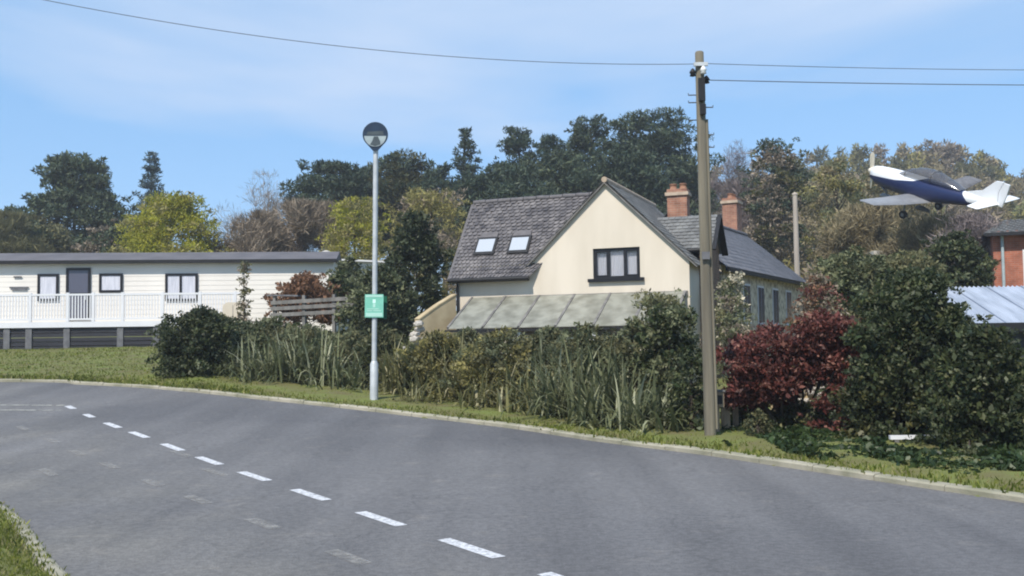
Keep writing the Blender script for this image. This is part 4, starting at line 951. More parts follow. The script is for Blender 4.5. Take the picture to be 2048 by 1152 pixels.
# local frame: +x nose, +y left wing, +z up.  Climbing away to the left, left wing low and nearer the viewer
fwd = Vector((-0.56, 0.83, 0)).normalized(); pit = R(22)
fx = (fwd * math.cos(pit) + Vector((0, 0, 1)) * math.sin(pit)).normalized()
ly = Vector((0, 0, 1)).cross(fx).normalized()
bank = R(-13); uz = fx.cross(ly).normalized()
ly2 = ly * math.cos(bank) + uz * math.sin(bank); uz2 = fx.cross(ly2)
AC.rotation_euler = Matrix((fx, ly2, uz2)).transposed().to_euler()
AC.scale = (0.94, 0.94, 0.94)
def ring(x, wy, zt, zb, zc=None, n=24, sq=2.4):
    zm = (zt + zb) / 2 if zc is None else zc; out = []
    for k in range(n):
        t = 2 * PI * k / n; c, s = math.cos(t), math.sin(t)
        cy = math.copysign(abs(c) ** (2 / sq), c); sz = math.copysign(abs(s) ** (2 / sq), s)
        out.append((x, wy * cy, zm + (zt - zm if sz > 0 else zm - zb) * sz))
    return out
st = [(3.30, 0.20, 0.26, -0.16), (3.22, 0.36, 0.34, -0.34), (2.9, 0.44, 0.40, -0.52), (2.3, 0.50, 0.44, -0.62), (1.6, 0.54, 0.46, -0.66), (0.8, 0.56, 0.46, -0.68),
      (0.0, 0.55, 0.44, -0.66), (-0.8, 0.49, 0.42, -0.56), (-1.8, 0.36, 0.36, -0.38), (-2.8, 0.23, 0.30, -0.18), (-3.6, 0.12, 0.26, 0.0), (-3.9, 0.05, 0.22, 0.08)]
xs_ = [s_[0] for s_ in st]
rings = [ring(*s_) for s_ in st]
def livery():
    m, t, b, n, l = newmat('aircraft_livery'); tc = n('ShaderNodeTexCoord'); se = n('ShaderNodeSeparateXYZ'); l(tc.outputs['Object'], se.inputs[0])
    mr = n('ShaderNodeMapRange'); l(se.outputs[0], mr.inputs[0]); mr.inputs[1].default_value = -4; mr.inputs[2].default_value = 4; mr.inputs[3].default_value = 0; mr.inputs[4].default_value = 1
    r = n('ShaderNodeValToRGB'); l(mr.outputs[0], r.inputs[0]); e = r.color_ramp.elements
    e[0].position = 0.0; e[0].color = (0.44,) * 3 + (1,); e[1].position = 0.93; e[1].color = (0.42,) * 3 + (1,)
    for p_, v_ in ((0.20, 0.47), (0.27, 0.99), (0.50, 0.99), (0.57, 0.77), (0.70, 0.58)): q_ = e.new(p_); q_.color = (v_,) * 3 + (1,)
    d = n('ShaderNodeMath'); d.operation = 'MULTIPLY_ADD'; l(r.outputs[0], d.inputs[0]); d.inputs[1].default_value = -1.0; d.inputs[2].default_value = 0.5
    a = n('ShaderNodeMath'); l(se.outputs[2], a.inputs[0]); l(d.outputs[0], a.inputs[1])
    st_ = n('ShaderNodeMath'); st_.operation = 'GREATER_THAN'; st_.inputs[1].default_value = 0.0; l(a.outputs[0], st_.inputs[0])
    x = n('ShaderNodeMixRGB'); l(st_.outputs[0], x.inputs[0]); x.inputs[1].default_value = (0.010, 0.018, 0.075, 1); x.inputs[2].default_value = (0.76, 0.77, 0.79, 1)
    l(x.outputs[0], b.inputs['Base Color']); b.inputs['Roughness'].default_value = 0.3; return m
MB().loft(rings).build('fuselage', livery(), AC)
cn = [(1.55, 0.30, 0.44, 0.3), (1.15, 0.42, 0.66, 0.3), (0.6, 0.47, 0.88, 0.3), (0.0, 0.48, 0.94, 0.3), (-0.6, 0.45, 0.86, 0.3), (-1.3, 0.36, 0.64, 0.3), (-1.9, 0.22, 0.40, 0.3)]
co = MB().loft([ring(*c) for c in cn]).build('canopy', MT['canopy'], AC)
for xx in (1.12, -0.35):
    r_ = [c for c in ring(xx, np.interp(-xx, [-1.55, -1.15, -.6, 0, .6], [0.30, 0.42, 0.47, 0.48, .45]) + 0.012, np.interp(-xx, [-1.55, -1.15, -.6, 0, .6], [.44, .66, .88, .94, .86]) + 0.012, 0.3) if c[2] > 0.4]
    r_.sort(key=lambda q: q[1]); MB().tube(r_, 0.025, 6).build('frame', MT['greypost'], co)
spn = MB().loft([ring(x, r_, r_ + 0.05, -r_ + 0.05, n=16, sq=2) for x, r_ in ((3.30, 0.19), (3.42, 0.175), (3.54, 0.12), (3.62, 0.04))]).build('spinner', MT['prop'], AC)
def blade(ang, name='propeller_blade'):
    rr = []
    for r_, wd, tw in ((0.08, 0.14, 70), (0.3, 0.24, 66), (0.6, 0.26, 60), (0.85, 0.22, 56), (0.98, 0.12, 54)):
        t = R(tw); sec = []
        for q in range(8):
            a = 2 * PI * q / 8; yy = wd / 2 * math.cos(a); xx = 0.018 * math.sin(a)
            y2 = yy * math.cos(t) - xx * math.sin(t); x2 = yy * math.sin(t) + xx * math.cos(t)
            sec.append(Vector((3.42 + x2, y2 * math.cos(ang) - r_ * math.sin(ang), 0.05 + r_ * math.cos(ang) + y2 * math.sin(ang))))
        rr.append(sec)
    MB().loft(rr).build(name, MT['prop'], AC)
blade(R(-8)); blade(R(172))
def aero(chord_le, chord_te, tk, y, z):
    c = chord_le - chord_te; pts = []
    for s, h in ((0, 0), (0.05, 0.45), (0.2, 0.95), (0.4, 1.0), (0.7, 0.6), (1, 0.03)): pts.append((chord_le - c * s, y, z + tk * c * h * 0.6))
    for s, h in ((1, -0.03), (0.6, -0.35), (0.3, -0.5), (0.06, -0.35)): pts.append((chord_le - c * s, y, z + tk * c * h * 0.6))
    return pts
for s in (1, -1):
    MB().loft([aero(0.95, -0.60, 0.16, s * 0.35, -0.55), aero(0.88, -0.45, 0.15, s * 2.2, -0.40), aero(0.75, -0.22, 0.14, s * 4.0, -0.20), aero(0.6, -0.2, 0.06, s * 4.12, -0.18)]).build('wing', MT['wing'] if s > 0 else MT['greypost'], AC)
    MB().loft([aero(-3.0, -3.85, 0.11, s * 0.06, 0.2), aero(-3.25, -3.85, 0.10, s * 1.55, 0.22), aero(-3.4, -3.8, 0.05, s * 1.62, 0.22)]).build('tailplane', MT['plane_w'], AC)
fin = MB()
def finp(x, z, t): return [(x, t, z), (x, -t, z)]
fin_pts = [(-1.95, 0.30), (-2.55, 0.52), (-2.9, 0.62), (-3.5, 1.22), (-3.88, 1.25), (-3.72, 0.75), (-3.78, 0.10), (-2.9, 0.2)]
fin.prism([(x, 0.05, z) for x, z in fin_pts], (0, -0.10, 0)); fin.build('fin', MT['plane_w'], AC)
MB().prism([(-3.90, 0.04, 1.22), (-3.735, 0.04, 0.75), (-3.795, 0.04, 0.12), (-4.02, 0.04, 0.10), (-4.14, 0.04, 0.7), (-4.2, 0.04, 1.2)], (0, -0.08, 0)).build('rudder', MT['plane_w'], AC)
for (x, y, zt_, zw) in ((2.35, 0, -0.55, -1.15), (0.15, 1.35, -0.5, -1.2), (0.15, -1.35, -0.5, -1.2)):
    MB().tube([(x, y, zt_), (x, y, zw)], [0.05, 0.04], 8).build('undercarriage_leg', MT['wing'], AC)
    wb_ = MB().tube([(x, y - 0.07, zw), (x, y + 0.07, zw)], 0.2, 18).build('wheel', MT['rubber'], AC)
    MB().tube([(x, y - 0.08, zw), (x, y + 0.08, zw)], 0.09, 12).build('hub', MT['wing'], wb_)
    MB().loft([ring(x + q, w2, zw + h2, zw - 0.02, n=12, sq=2) for q, w2, h2 in ((0.34, 0.03, 0.10), (0.2, 0.10, 0.22), (-0.1, 0.11, 0.24), (-0.5, 0.03, 0.12))]).build('wheel_fairing', MT['wing'], wb_)
MB().tube([(2.5, 0.28, -0.5), (2.2, 0.30, -0.66)], 0.05, 8).build('exhaust', MT['greypost'], AC)

# ------------------------------------------------------------------ vegetation
def trunk_mesh(rng, H, r0, limbs, bend=0.05):
    """tapered trunk plus limbs to given points; local coords, base at origin"""
    b = MB(); n = 7; ph = rng.uniform(0, 6)
    tp_ = [Vector((bend * H * 0.3 * math.sin(ph + i * 0.7) * i / n, bend * H * 0.3 * math.cos(ph + i * 0.9) * i / n, H * i / n)) for i in range(n + 1)]
    tp_[0].z = -0.4
    b.tube(tp_, [r0 * (1.25 if i == 0 else 1) * (1 - 0.88 * i / n) for i in range(n + 1)], 8)
    for q in limbs:
        q = Vector(q); hz_ = max(0.12 * H, min(0.95 * H, q.z - 0.35 * math.hypot(q.x, q.y) - 0.05 * H)); i = min(n - 1, int(hz_ / H * n)); f = hz_ / H * n - i
        a = tp_[i].lerp(tp_[i+1], f); m = a.lerp(q, 0.55) + Vector((0, 0, 0.04 * H)) * rng.uniform(-0.5, 1)
        rr = r0 * (1 - 0.88 * hz_ / H) * 0.45
        b.tube([a, m, q], [rr, rr * 0.6, rr * 0.2], 5, cap=False)
    return b

def make_tree(name, label, cat, px, top, bot, hw, Y, prof, mats, seed, nclump=40, csz=0.26, flat=0.5, dens=260, L=0.4, Wd=0.14, tmin=0.12, bark='bark', group=None, up=0.3, depth=0.8, trunk_r=None, shell=0.6):
    """crown silhouette from photo columns at a chosen distance; prof(t)->relative radius, t 0 bottom..1 top"""
    if Y > 45: L, Wd, dens = L * 0.66, Wd * 0.66, dens * 1.6
    rng = np.random.default_rng(seed); base = W(px, bot, Y); x, y = base.x, base.y; zg_ = gz(x, y)
    zt = W(px, top, Y).z - zg_; zb_ = W(px, bot, Y).z - zg_; rad = hw / F * Y
    root = empty(name, (x, y, zg_), 0, label, cat, group)
    H = zt; cl_ = []; tips = []; nclump = int(nclump * 1.5)
    for i in range(nclump):
        t = tmin * 0 + ((i + 0.5) / nclump) ** 0.85; t = min(1, max(0, t + rng.normal(0, 0.04)))
        pr = prof(t); rs_ = rad * csz * 1.2 * rng.uniform(0.7, 1.3) * (0.5 + 0.5 * min(1, pr * 1.2))
        rf_ = max(0, rad * 1.2 * pr - rs_ * 0.55) * math.sqrt(rng.uniform(0.22, 1)); ph = rng.uniform(0, 2 * PI)
        c = (rf_ * math.cos(ph), rf_ * math.sin(ph) * depth, zb_ + (zt - zb_) * t - rs_ * flat * 0.8 * t)
        cl_.append((*c, rs_, rs_, rs_ * flat * rng.uniform(0.8, 1.2))); tips.append(c)
        if i % 2 == 0:
            k2 = rs_ * rng.uniform(0.3, 0.5); r2 = rad * 1.2 * pr * rng.uniform(0.85, 1.12) + rs_ * 0.35; ph = rng.uniform(0, 2 * PI)
            cl_.append((r2 * math.cos(ph), r2 * math.sin(ph) * depth, c[2] + rng.uniform(-0.2, 0.9) * rs_ * flat, k2 * 1.3, k2 * 1.3, k2 * 0.7))
    r0 = trunk_r or max(0.06, 0.022 * H)
    trunk_mesh(rng, max(H * 0.93, 0.3), r0, tips[::max(1, nclump // 18)]).build('trunk', MT[bark], root)
    q = clump_cards(rng, cl_, dens / max(0.05, 1), L, Wd, up, shell=shell)
    mats = mats if isinstance(mats, list) else [mats]
    if len(mats) == 1: link('crown', quad_mesh('crown', q), MT[mats[0]], root)
    else:
        k = rng.integers(0, len(mats), len(cl_)); counts = [max(6, int(dens * (c[3] * c[4] * c[5]) ** (2 / 3))) for c in cl_]
        lab = np.repeat(k, counts)
        me = quad_mesh('crown', q); me.polygons.foreach_set('material_index', lab.astype(np.int32))
        link('crown', me, [MT[m_] for m_ in mats], root)
    return root

irr = lambda t: 1.0 - 0.62 * t ** 1.3
fir = lambda t: max(0.05, 1.05 - t)
spread = lambda t: 0.55 + 0.45 * math.sin(PI * min(1, 0.15 + t * 0.8)) if t < 0.9 else 0.6
rnd = lambda t: math.sqrt(max(0.02, 1 - (1.75 * t - 0.75) ** 2)) if t > 0.43 else 0.88 + 0.12 * t / 0.43
dome = lambda t: math.sqrt(max(0.03, 1 - t ** 2.2))
cone = lambda t: 0.25 + 0.75 * (1 - t) if t < 0.85 else 0.25

TPIN = 'dark conifers along the skyline'
make_tree('cypress_tree', 'big dark cypress at far left above caravan roof', 'tree', 150, 308, 520, 104, 78, lambda t: np.interp(t, [0, .42, .57, .7, .9, 1], [1, 1, .74, .5, .46, .3]), 'pine2', 1, 80, 0.22, 0.6, 230, 0.55, 0.16, group=TPIN)
make_tree('fir_tree', 'blue green fir with pointed top right of big cypress', 'tree', 304, 305, 520, 56, 82, fir, 'fir', 2, 56, 0.26, 0.32, 240, 0.5, 0.13, group=TPIN)
make_tree('pine_tree', 'flat topped pine with ragged left edge left of signpost', 'tree', 668, 318, 480, 78, 76, spread, 'pine', 3, 44, 0.30, 0.45, 240, 0.5, 0.14, group=TPIN)
make_tree('pine_tree', 'broad low pine just right of signpost top', 'tree', 806, 304, 470, 82, 78, lambda t: 0.9 if t < 0.6 else 0.85 - 0.5 * (t - .6) / .4, ['pine', 'ivy'], 4, 46, 0.28, 0.5, 240, 0.5, 0.14, group=TPIN)
make_tree('cedar_tree', 'dark cedar with thin leading spire left of house ridge', 'tree', 934, 258, 480, 66, 80, lambda t: 0.9 if t < .3 else (0.9 - 0.55 * (t - .3) / .4 if t < .7 else 0.30 * (1 - t) / .3 + 0.05), 'pine', 5, 60, 0.24, 0.35, 240, 0.5, 0.13, group=TPIN)
make_tree('pine_tree', 'narrow dark pine second right of the spired cedar', 'tree', 1042, 255, 470, 58, 79, irr, 'pine', 6, 50, 0.27, 0.6, 230, 0.5, 0.14, group=TPIN)
make_tree('pine_tree', 'pointed dark pine between narrow pine and tall pine', 'tree', 1108, 260, 470, 52, 77, lambda t: 1.15 if t < .45 else 1.15 - 0.95 * (t - .45) / .55, 'pine', 7, 46, 0.28, 0.6, 230, 0.5, 0.14, group=TPIN)
make_tree('pine_tree', 'tall loose topped pine directly above the house gable', 'tree', 1186, 234, 470, 74, 78, irr, ['pine', 'pine2'], 8, 58, 0.25, 0.55, 230, 0.5, 0.14, group=TPIN)
make_tree('pine_tree', 'largest broad dark pine just left of telegraph pole', 'tree', 1316, 228, 480, 98, 80, lambda t: 0.95 if t < .5 else 0.98 - 0.35 * (t - .5) / .5, ['pine', 'pine2'], 9, 72, 0.25, 0.55, 230, 0.5, 0.14, group=TPIN)
make_tree('pine_tree', 'dark pine low behind the house ridge', 'tree', 1250, 292, 500, 95, 74, rnd, 'pine', 10, 44, 0.3, 0.6, 220, 0.5, 0.14, group=TPIN)
make_tree('pine_tree', 'dark pine low behind slate roof of house wing', 'tree', 1000, 325, 520, 100, 72, rnd, 'pine', 12, 50, 0.3, 0.6, 220, 0.5, 0.14, group=TPIN)

make_tree('pine_tree', 'dark pine low between pointed and tall pines', 'tree', 1130, 300, 500, 85, 75, rnd, ['pine', 'pine2'], 13, 50, 0.3, 0.6, 220, 0.5, 0.14, group=TPIN)
make_tree('pine_tree', 'dark low pine below cedar left side', 'tree', 890, 330, 500, 60, 76, rnd, 'pine', 14, 40, 0.3, 0.6, 220, 0.5, 0.14, group=TPIN)
make_tree('pine_tree', 'low dark pine filling behind the signpost', 'tree', 740, 335, 500, 80, 80, rnd, ['pine', 'pine2'], 15, 44, 0.3, 0.6, 220, 0.5, 0.14, group=TPIN)

# spring and bare trees
SPR = 'spring trees behind the caravan'
make_tree('willow_tree', 'bright yellow green spring tree above caravan roof', 'tree', 342, 385, 560, 122, 56, lambda t: 1.0 - 0.72 * t ** 1.3, ['willow', 'willow', 'olive'], 21, 90, 0.22, 0.7, 300, 0.26, 0.10, group=SPR, shell=0.3)
make_tree('willow_tree', 'yellow olive spring bush directly behind the signpost', 'tree', 712, 392, 570, 72, 54, lambda t: 1 - 0.5 * t ** 2, ['olive', 'willow'], 22, 60, 0.24, 0.8, 280, 0.28, 0.09, group=SPR, shell=0.3)
make_tree('hazel_tree', 'tawny olive spring tree left of the slate roof', 'tree', 862, 370, 590, 92, 50, lambda t: 1 - 0.55 * t ** 2, ['olive', 'olive', 'brown'], 23, 80, 0.22, 0.9, 280, 0.30, 0.07, group=SPR, shell=0.3)

def grow(rng, b, p, d, L, r, depth, tips, spread_=0.55):
    q = p + d * L; b.tube([p, p.lerp(q, 0.5) + Vector(rng.normal(0, L * 0.05, 3)), q], [r, r * 0.82, r * 0.62], 5 if depth > 2 else 4, cap=False)
    tips.append((q, d, depth))
    if depth == 0: return
    for _ in range(3 if rng.random() < 0.55 else 2):
        nd = (d + Vector(rng.normal(0, spread_, 3)) + Vector((0, 0, 0.12))).normalized()
        grow(rng, b, q, nd, L * rng.uniform(0.62, 0.86), r * 0.62, depth - 1, tips, spread_)

def bare_tree(name, label, px, top, Y, hw, mat, seed, leader=0.26, twigs=16, bark='barkgrey', group=None, dep=5, L=0.7, Wd=0.035, stems=1, fill=0):
    rng = np.random.default_rng(seed); base = W(px, 600, Y); x, y = base.x, base.y; zg_ = gz(x, y); H = W(px, top, Y).z - zg_
    L, Wd, twigs = L * 0.7, Wd * 0.62, int(twigs * 1.6); root = empty(name, (x, y, zg_), 0, label, 'tree', group); b = MB(); tips = []
    for s in range(stems):
        a = Vector((rng.normal(0, 0.22), rng.normal(0, 0.22), 1)).normalized() if stems > 1 else Vector((0, 0, 1))
        grow(rng, b, Vector((0, 0, -0.3)), a, H * leader, 0.022 * H / math.sqrt(stems), dep, tips)
    P = np.array([t[0] for t in tips]); zmax = P[:, 2].max(); rmax = np.quantile(np.abs(P[:, 0]), 0.97)
    sx = (hw / F * Y) / rmax; sz = H / zmax
    b.v = [(v[0] * sx, v[1] * sx, v[2] * sz) for v in b.v]
    b.build('trunk', MT[bark], root)
    tt = [t for t in tips if t[2] <= 2]; C = np.array([t[0] for t in tt]) * np.array([sx, sx, sz]); D = np.array([t[1] for t in tt])
    C = np.repeat(C, twigs, 0); D = np.repeat(D, twigs, 0)
    D = unit(D * 0.7 + rng.normal(0, 0.6, C.shape) + np.array([0, 0, 0.25]))
    C = C + D * L * 0.45 + rng.normal(0, 0.22, C.shape)
    C[:, 2] = np.minimum(C[:, 2], H)
    link('crown', quad_mesh('crown', cards(rng, C, D, L, Wd)), MT[mat], root); return root

BAR = 'bare spring trees'
bare_tree('bare_tree', 'tall bare twiggy tree left of flat topped pine', 520, 352, 62, 78, 'brown', 31, 0.27, 10, group=BAR, stems=2, L=0.8, Wd=0.03)
bare_tree('bare_tree', 'low brown bare thicket tree below flat topped pine', 610, 405, 58, 75, 'brown', 32, 0.26, 40, group=BAR, stems=3, Wd=0.05)
bare_tree('bare_tree', 'low brown bare tree beneath the tall twiggy tree', 500, 428, 57, 70, 'brown', 33, 0.26, 40, group=BAR, stems=3, Wd=0.05)
bare_tree('bare_tree', 'brownish bare scrub tree at far left photo edge', 30, 430, 66, 80, 'scrub', 34, 0.26, 50, group=BAR, stems=3, Wd=0.06)
bare_tree('bare_tree', 'pale bare tree just right of telegraph pole', 1452, 292, 92, 52, 'mauve', 35, 0.26, 14, group=BAR, stems=2, L=0.9, Wd=0.04)
bare_tree('bare_tree', 'grey bare tree rising behind the right chimney', 1500, 360, 72, 70, 'mauve', 36, 0.26, 34, group=BAR, stems=3, L=0.7, Wd=0.05)
bare_tree('bare_tree', 'grey mauve bare tree left of the orange brick house', 1945, 432, 38, 62, 'mauve', 37, 0.25, 34, group=BAR, stems=3, L=0.5, Wd=0.04)
bare_tree('bare_tree', 'olive brown bare tree under the aircraft nose', 1730, 400, 52, 90, 'hillside', 38, 0.25, 60, group=BAR, stems=4, L=0.5, Wd=0.06)
bare_tree('bare_tree', 'grey bare tree under the aircraft belly', 1865, 430, 48, 85, 'hillside', 39, 0.25, 44, group=BAR, stems=4, L=0.5, Wd=0.05)

make_tree('ivy_tree', 'dark ivy covered tree behind the slim pale pole', 'tree', 1556, 282, 500, 78, 66, lambda t: 0.75 if t < .4 else 0.95 - 0.55 * (t - .4) / .6, ['ivy', 'pine', 'brown'], 41, 60, 0.24, 0.6, 240, 0.36, 0.14)
make_tree('spring_tree', 'olive green spring tree right of ivy covered tree', 'tree', 1682, 318, 520, 66, 60, rnd, ['hillside', 'olive', 'sage'], 42, 56, 0.26, 0.7, 260, 0.3, 0.11, shell=0.35)
make_tree('brown_tree', 'brown budding tree behind the aircraft nose', 'tree', 1775, 330, 520, 80, 70, rnd, ['hillside', 'scrub'], 43, 60, 0.26, 0.7, 260, 0.34, 0.10, shell=0.35)

# mid-distance scrub and hedges, each its own shrub
def bush(name, label, cat, px, top, bot, hw, Y, mats, seed, n=30, L=0.12, Wd=0.06, dens=900, prof=None, csz=0.3, group=None, flat=0.8, bark='bark', up=0.25, depth=0.8, shell=0.45):
    return make_tree(name, label, cat, px, top, bot, hw, Y, prof or dome, mats, seed, n, csz, flat, dens * 2.3, L * 0.88, Wd * 0.94, bark=bark, group=group, up=up, depth=depth, trunk_r=0.05, shell=shell)

SH = 'garden shrubs'
bush('evergreen_shrub', 'tall dark evergreen shrub right of signpost beside house', 'shrub', 832, 422, 640, 56, 36, 'evergreen', 51, 50, 0.16, 0.08, 500, lambda t: 0.95 if t < .5 else 1 - 0.6 * (t - .5) / .5, 0.3, SH)
bush('evergreen_shrub', 'dark evergreen bush behind the green notice', 'shrub', 760, 528, 700, 66, 31, ['evergreen', 'sage'], 52, 44, 0.14, 0.07, 600, None, 0.32, SH)
bush('evergreen_shrub', 'grey green bush between rail fence and signpost', 'shrub', 700, 512, 640, 44, 36, ['sage', 'evergreen'], 53, 34, 0.15, 0.07, 520, None, 0.34, SH)
bush('rust_shrub', 'rust brown rounded shrub against caravan end wall', 'shrub', 612, 545, 640, 62, 34, 'rust', 54, 40, 0.14, 0.06, 700, dome, 0.3, SH)
bush('evergreen_shrub', 'dark green shrub right of the rust brown shrub', 'shrub', 678, 540, 640, 34, 34.5, 'evergreen2', 55, 26, 0.14, 0.06, 600, dome, 0.34, SH)
bush('thin_conifer', 'thin sparse young conifer in front of caravan wall', 'shrub', 489, 515, 690, 17, 34, ['scrub', 'brown'], 56, 26, 0.16, 0.05, 420, lambda t: 0.9 - 0.5 * t, 0.5, SH)
bush('evergreen_shrub', 'dark rounded evergreen bush in front of the deck', 'shrub', 402, 612, 752, 88, 25.5, ['evergreen', 'evergreen', 'evergreen2'], 57, 60, 0.10, 0.05, 1100, dome, 0.26, SH)
bush('evergreen_shrub', 'green bush behind the flax left of signpost', 'shrub', 540, 635, 750, 95, 27.5, ['evergreen2', 'sage', 'scrub'], 58, 56, 0.11, 0.05, 900, dome, 0.26, SH)
bush('evergreen_shrub', 'olive bush in front of verandah left end', 'shrub', 930, 660, 800, 85, 23.6, ['scrub', 'sage'], 59, 56, 0.10, 0.05, 1000, dome, 0.26, SH)
bush('evergreen_shrub', 'green bush under the verandah middle', 'shrub', 1100, 655, 820, 90, 21.6, ['scrub', 'sage'], 60, 56, 0.10, 0.05, 1000, dome, 0.26, SH)
bush('evergreen_shrub', 'dark green bush left of telegraph pole', 'shrub', 1345, 612, 860, 74, 18.2, ['evergreen2', 'evergreen2', 'sage'], 61, 60, 0.085, 0.045, 1300, lambda t: 1 - 0.45 * t ** 1.6, 0.26, SH)
bush('climbing_shrub', 'pale sage climber against the house right corner', 'shrub', 1322, 575, 700, 46, 25.5, ['sage', 'scrub'], 62, 30, 0.10, 0.05, 560, lambda t: 0.6 + 0.3 * t, 0.34, SH)
bush('wall_shrub', 'brownish shrub on flint wall right of telegraph pole', 'shrub', 1470, 590, 760, 50, 22, ['scrub', 'brown', 'sage'], 63, 34, 0.10, 0.045, 520, dome, 0.32, SH)
bush('rust_shrub', 'reddish twiggy shrub below flint cottage eaves', 'shrub', 1640, 545, 700, 52, 24, ['rust', 'red', 'brown'], 64, 34, 0.10, 0.045, 560, dome, 0.3, SH)
bush('green_shrub', 'olive green shrub above red shrub right of cottage', 'shrub', 1720, 495, 700, 90, 27, ['scrub', 'evergreen2', 'sage'], 65, 60, 0.13, 0.06, 700, rnd, 0.26, SH)
bush('green_shrub', 'deep green shrub left of the orange brick house', 'shrub', 1915, 462, 640, 66, 31, ['evergreen2', 'evergreen'], 66, 50, 0.14, 0.065, 700, rnd, 0.28, SH)
bush('green_shrub', 'loose olive shrub below the flat roofed garage', 'shrub', 1810, 500, 640, 80, 29, ['scrub', 'scrub', 'evergreen2'], 67, 54, 0.14, 0.06, 640, rnd, 0.28, SH)
# big evergreens at the right
bush('evergreen_bush', 'largest dark evergreen bush at right over the white board', 'shrub', 1832, 540, 905, 112, 15.2, ['evergreen', 'evergreen', 'evergreen2'], 71, 96, 0.085, 0.045, 1500, lambda t: 0.85 if t < .3 else (1.0 if t < .65 else 1 - 0.55 * (t - .65) / .35), 0.22, SH)
bush('evergreen_bush', 'dark evergreen bush at right photo edge below shed roof', 'shrub', 1985, 652, 925, 112, 13.6, ['evergreen', 'evergreen', 'evergreen2'], 72, 84, 0.08, 0.042, 1500, lambda t: 0.95 if t < .5 else 1 - 0.5 * (t - .5) / .5, 0.23, SH)
bush('evergreen_bush', 'dark bush between red maple and largest evergreen', 'shrub', 1742, 600, 880, 44, 17.4, ['evergreen', 'ivy'], 73, 56, 0.08, 0.042, 1300, lambda t: 0.9, 0.28, SH)
bush('small_bush', 'small dark round bush on grass under red maple', 'shrub', 1515, 818, 872, 26, 15.4, ['evergreen', 'scrub'], 74, 22, 0.05, 0.025, 2200, dome, 0.36, SH)
bush('small_bush', 'pale green weed clump by the white board', 'shrub', 1940, 890, 925, 28, 12.6, ['sage', 'evergreen2'], 75, 22, 0.05, 0.025, 2000, dome, 0.36, SH)

bush('evergreen_bush', 'low dark bush behind the white board', 'shrub', 1800, 720, 895, 100, 15.0, ['evergreen', 'ivy'], 76, 60, 0.08, 0.042, 1300, dome, 0.26, SH)
bush('evergreen_bush', 'dark bush between largest evergreen and edge evergreen', 'shrub', 1898, 610, 900, 76, 15.6, ['evergreen', 'evergreen2'], 77, 64, 0.08, 0.042, 1300, lambda t: 0.95 if t < .6 else 0.95 - 0.5 * (t - .6) / .4, 0.26, SH)
bush('hedge_shrub', 'dark low hedge shrub under the big cypress', 'shrub', 75, 432, 560, 90, 70, ['pine2', 'scrub'], 78, 44, 0.4, 0.16, 200, dome, 0.28, SH)
bush('hedge_shrub', 'dark low shrub between cypress and yellow tree', 'shrub', 228, 440, 560, 60, 68, ['pine2', 'brown'], 79, 36, 0.4, 0.16, 200, dome, 0.3, SH)
bush('green_shrub', 'low sage bush under flax right of signpost', 'shrub', 830, 690, 800, 70, 23.5, ['scrub', 'evergreen2'], 80, 44, 0.10, 0.05, 900, dome, 0.28, SH)
bush('green_shrub', 'low dark bush behind flax beside the largest flax', 'shrub', 1215, 665, 850, 80, 19.6, ['sage', 'sage', 'scrub'], 82, 54, 0.09, 0.05, 1100, dome, 0.27, SH)
bush('blossom_shrub', 'cream blossomed shrub against the flint cottage wall', 'shrub', 1466, 545, 700, 38, 30, ['blossom', 'blossom', 'sage'], 83, 34, 0.10, 0.06, 520, lambda t: 0.9 - 0.3 * t, 0.36, SH)

for i_, (px_, tp_y, bt_, hw_2, y_, mm_, lb_) in enumerate([
    (470, 640, 750, 70, 26.0, ['sage', 'evergreen2'], 'sage green bush behind leftmost flax clumps'),
    (620, 648, 765, 80, 25.5, ['sage', 'scrub', 'evergreen2'], 'grey green bush behind flax left of signpost'),
    (705, 660, 770, 60, 24.8, ['scrub', 'sage'], 'olive bush just left of signpost pole'),
    (770, 655, 780, 55, 24.0, ['evergreen', 'scrub'], 'dark bush just right of signpost pole'),
    (880, 660, 790, 75, 22.6, ['olive', 'scrub'], 'tawny bush behind golden flax right of signpost'),
    (1010, 652, 800, 85, 21.3, ['olive', 'scrub', 'sage'], 'yellow green bush below verandah gutter'),
    (1180, 645, 835, 80, 19.4, ['scrub', 'sage'], 'pale olive bush below verandah right part'),
    (1270, 635, 850, 70, 18.2, ['sage', 'scrub'], 'sage bush two places left of telegraph pole'),
    (1385, 690, 870, 45, 16.2, ['evergreen', 'evergreen2'], 'dark low bush touching telegraph pole on its left'),
    (1490, 780, 850, 36, 17.3, ['evergreen', 'scrub'], 'low dark bush right of the timber stakes'),
    (1590, 800, 868, 60, 16.6, ['evergreen', 'ivy', 'scrub'], 'low bush around the stems of red maple'),
    (1668, 770, 880, 50, 15.8, ['evergreen', 'red'], 'low dark bush right of red maple stems')]):
    bush('hedge_shrub', lb_, 'shrub', px_, tp_y, bt_, hw_2, y_ + (0.35 if y_ > 17 else 0.2), mm_, 300 + i_, 46, 0.10, 0.04, 950, dome, 0.27, SH)

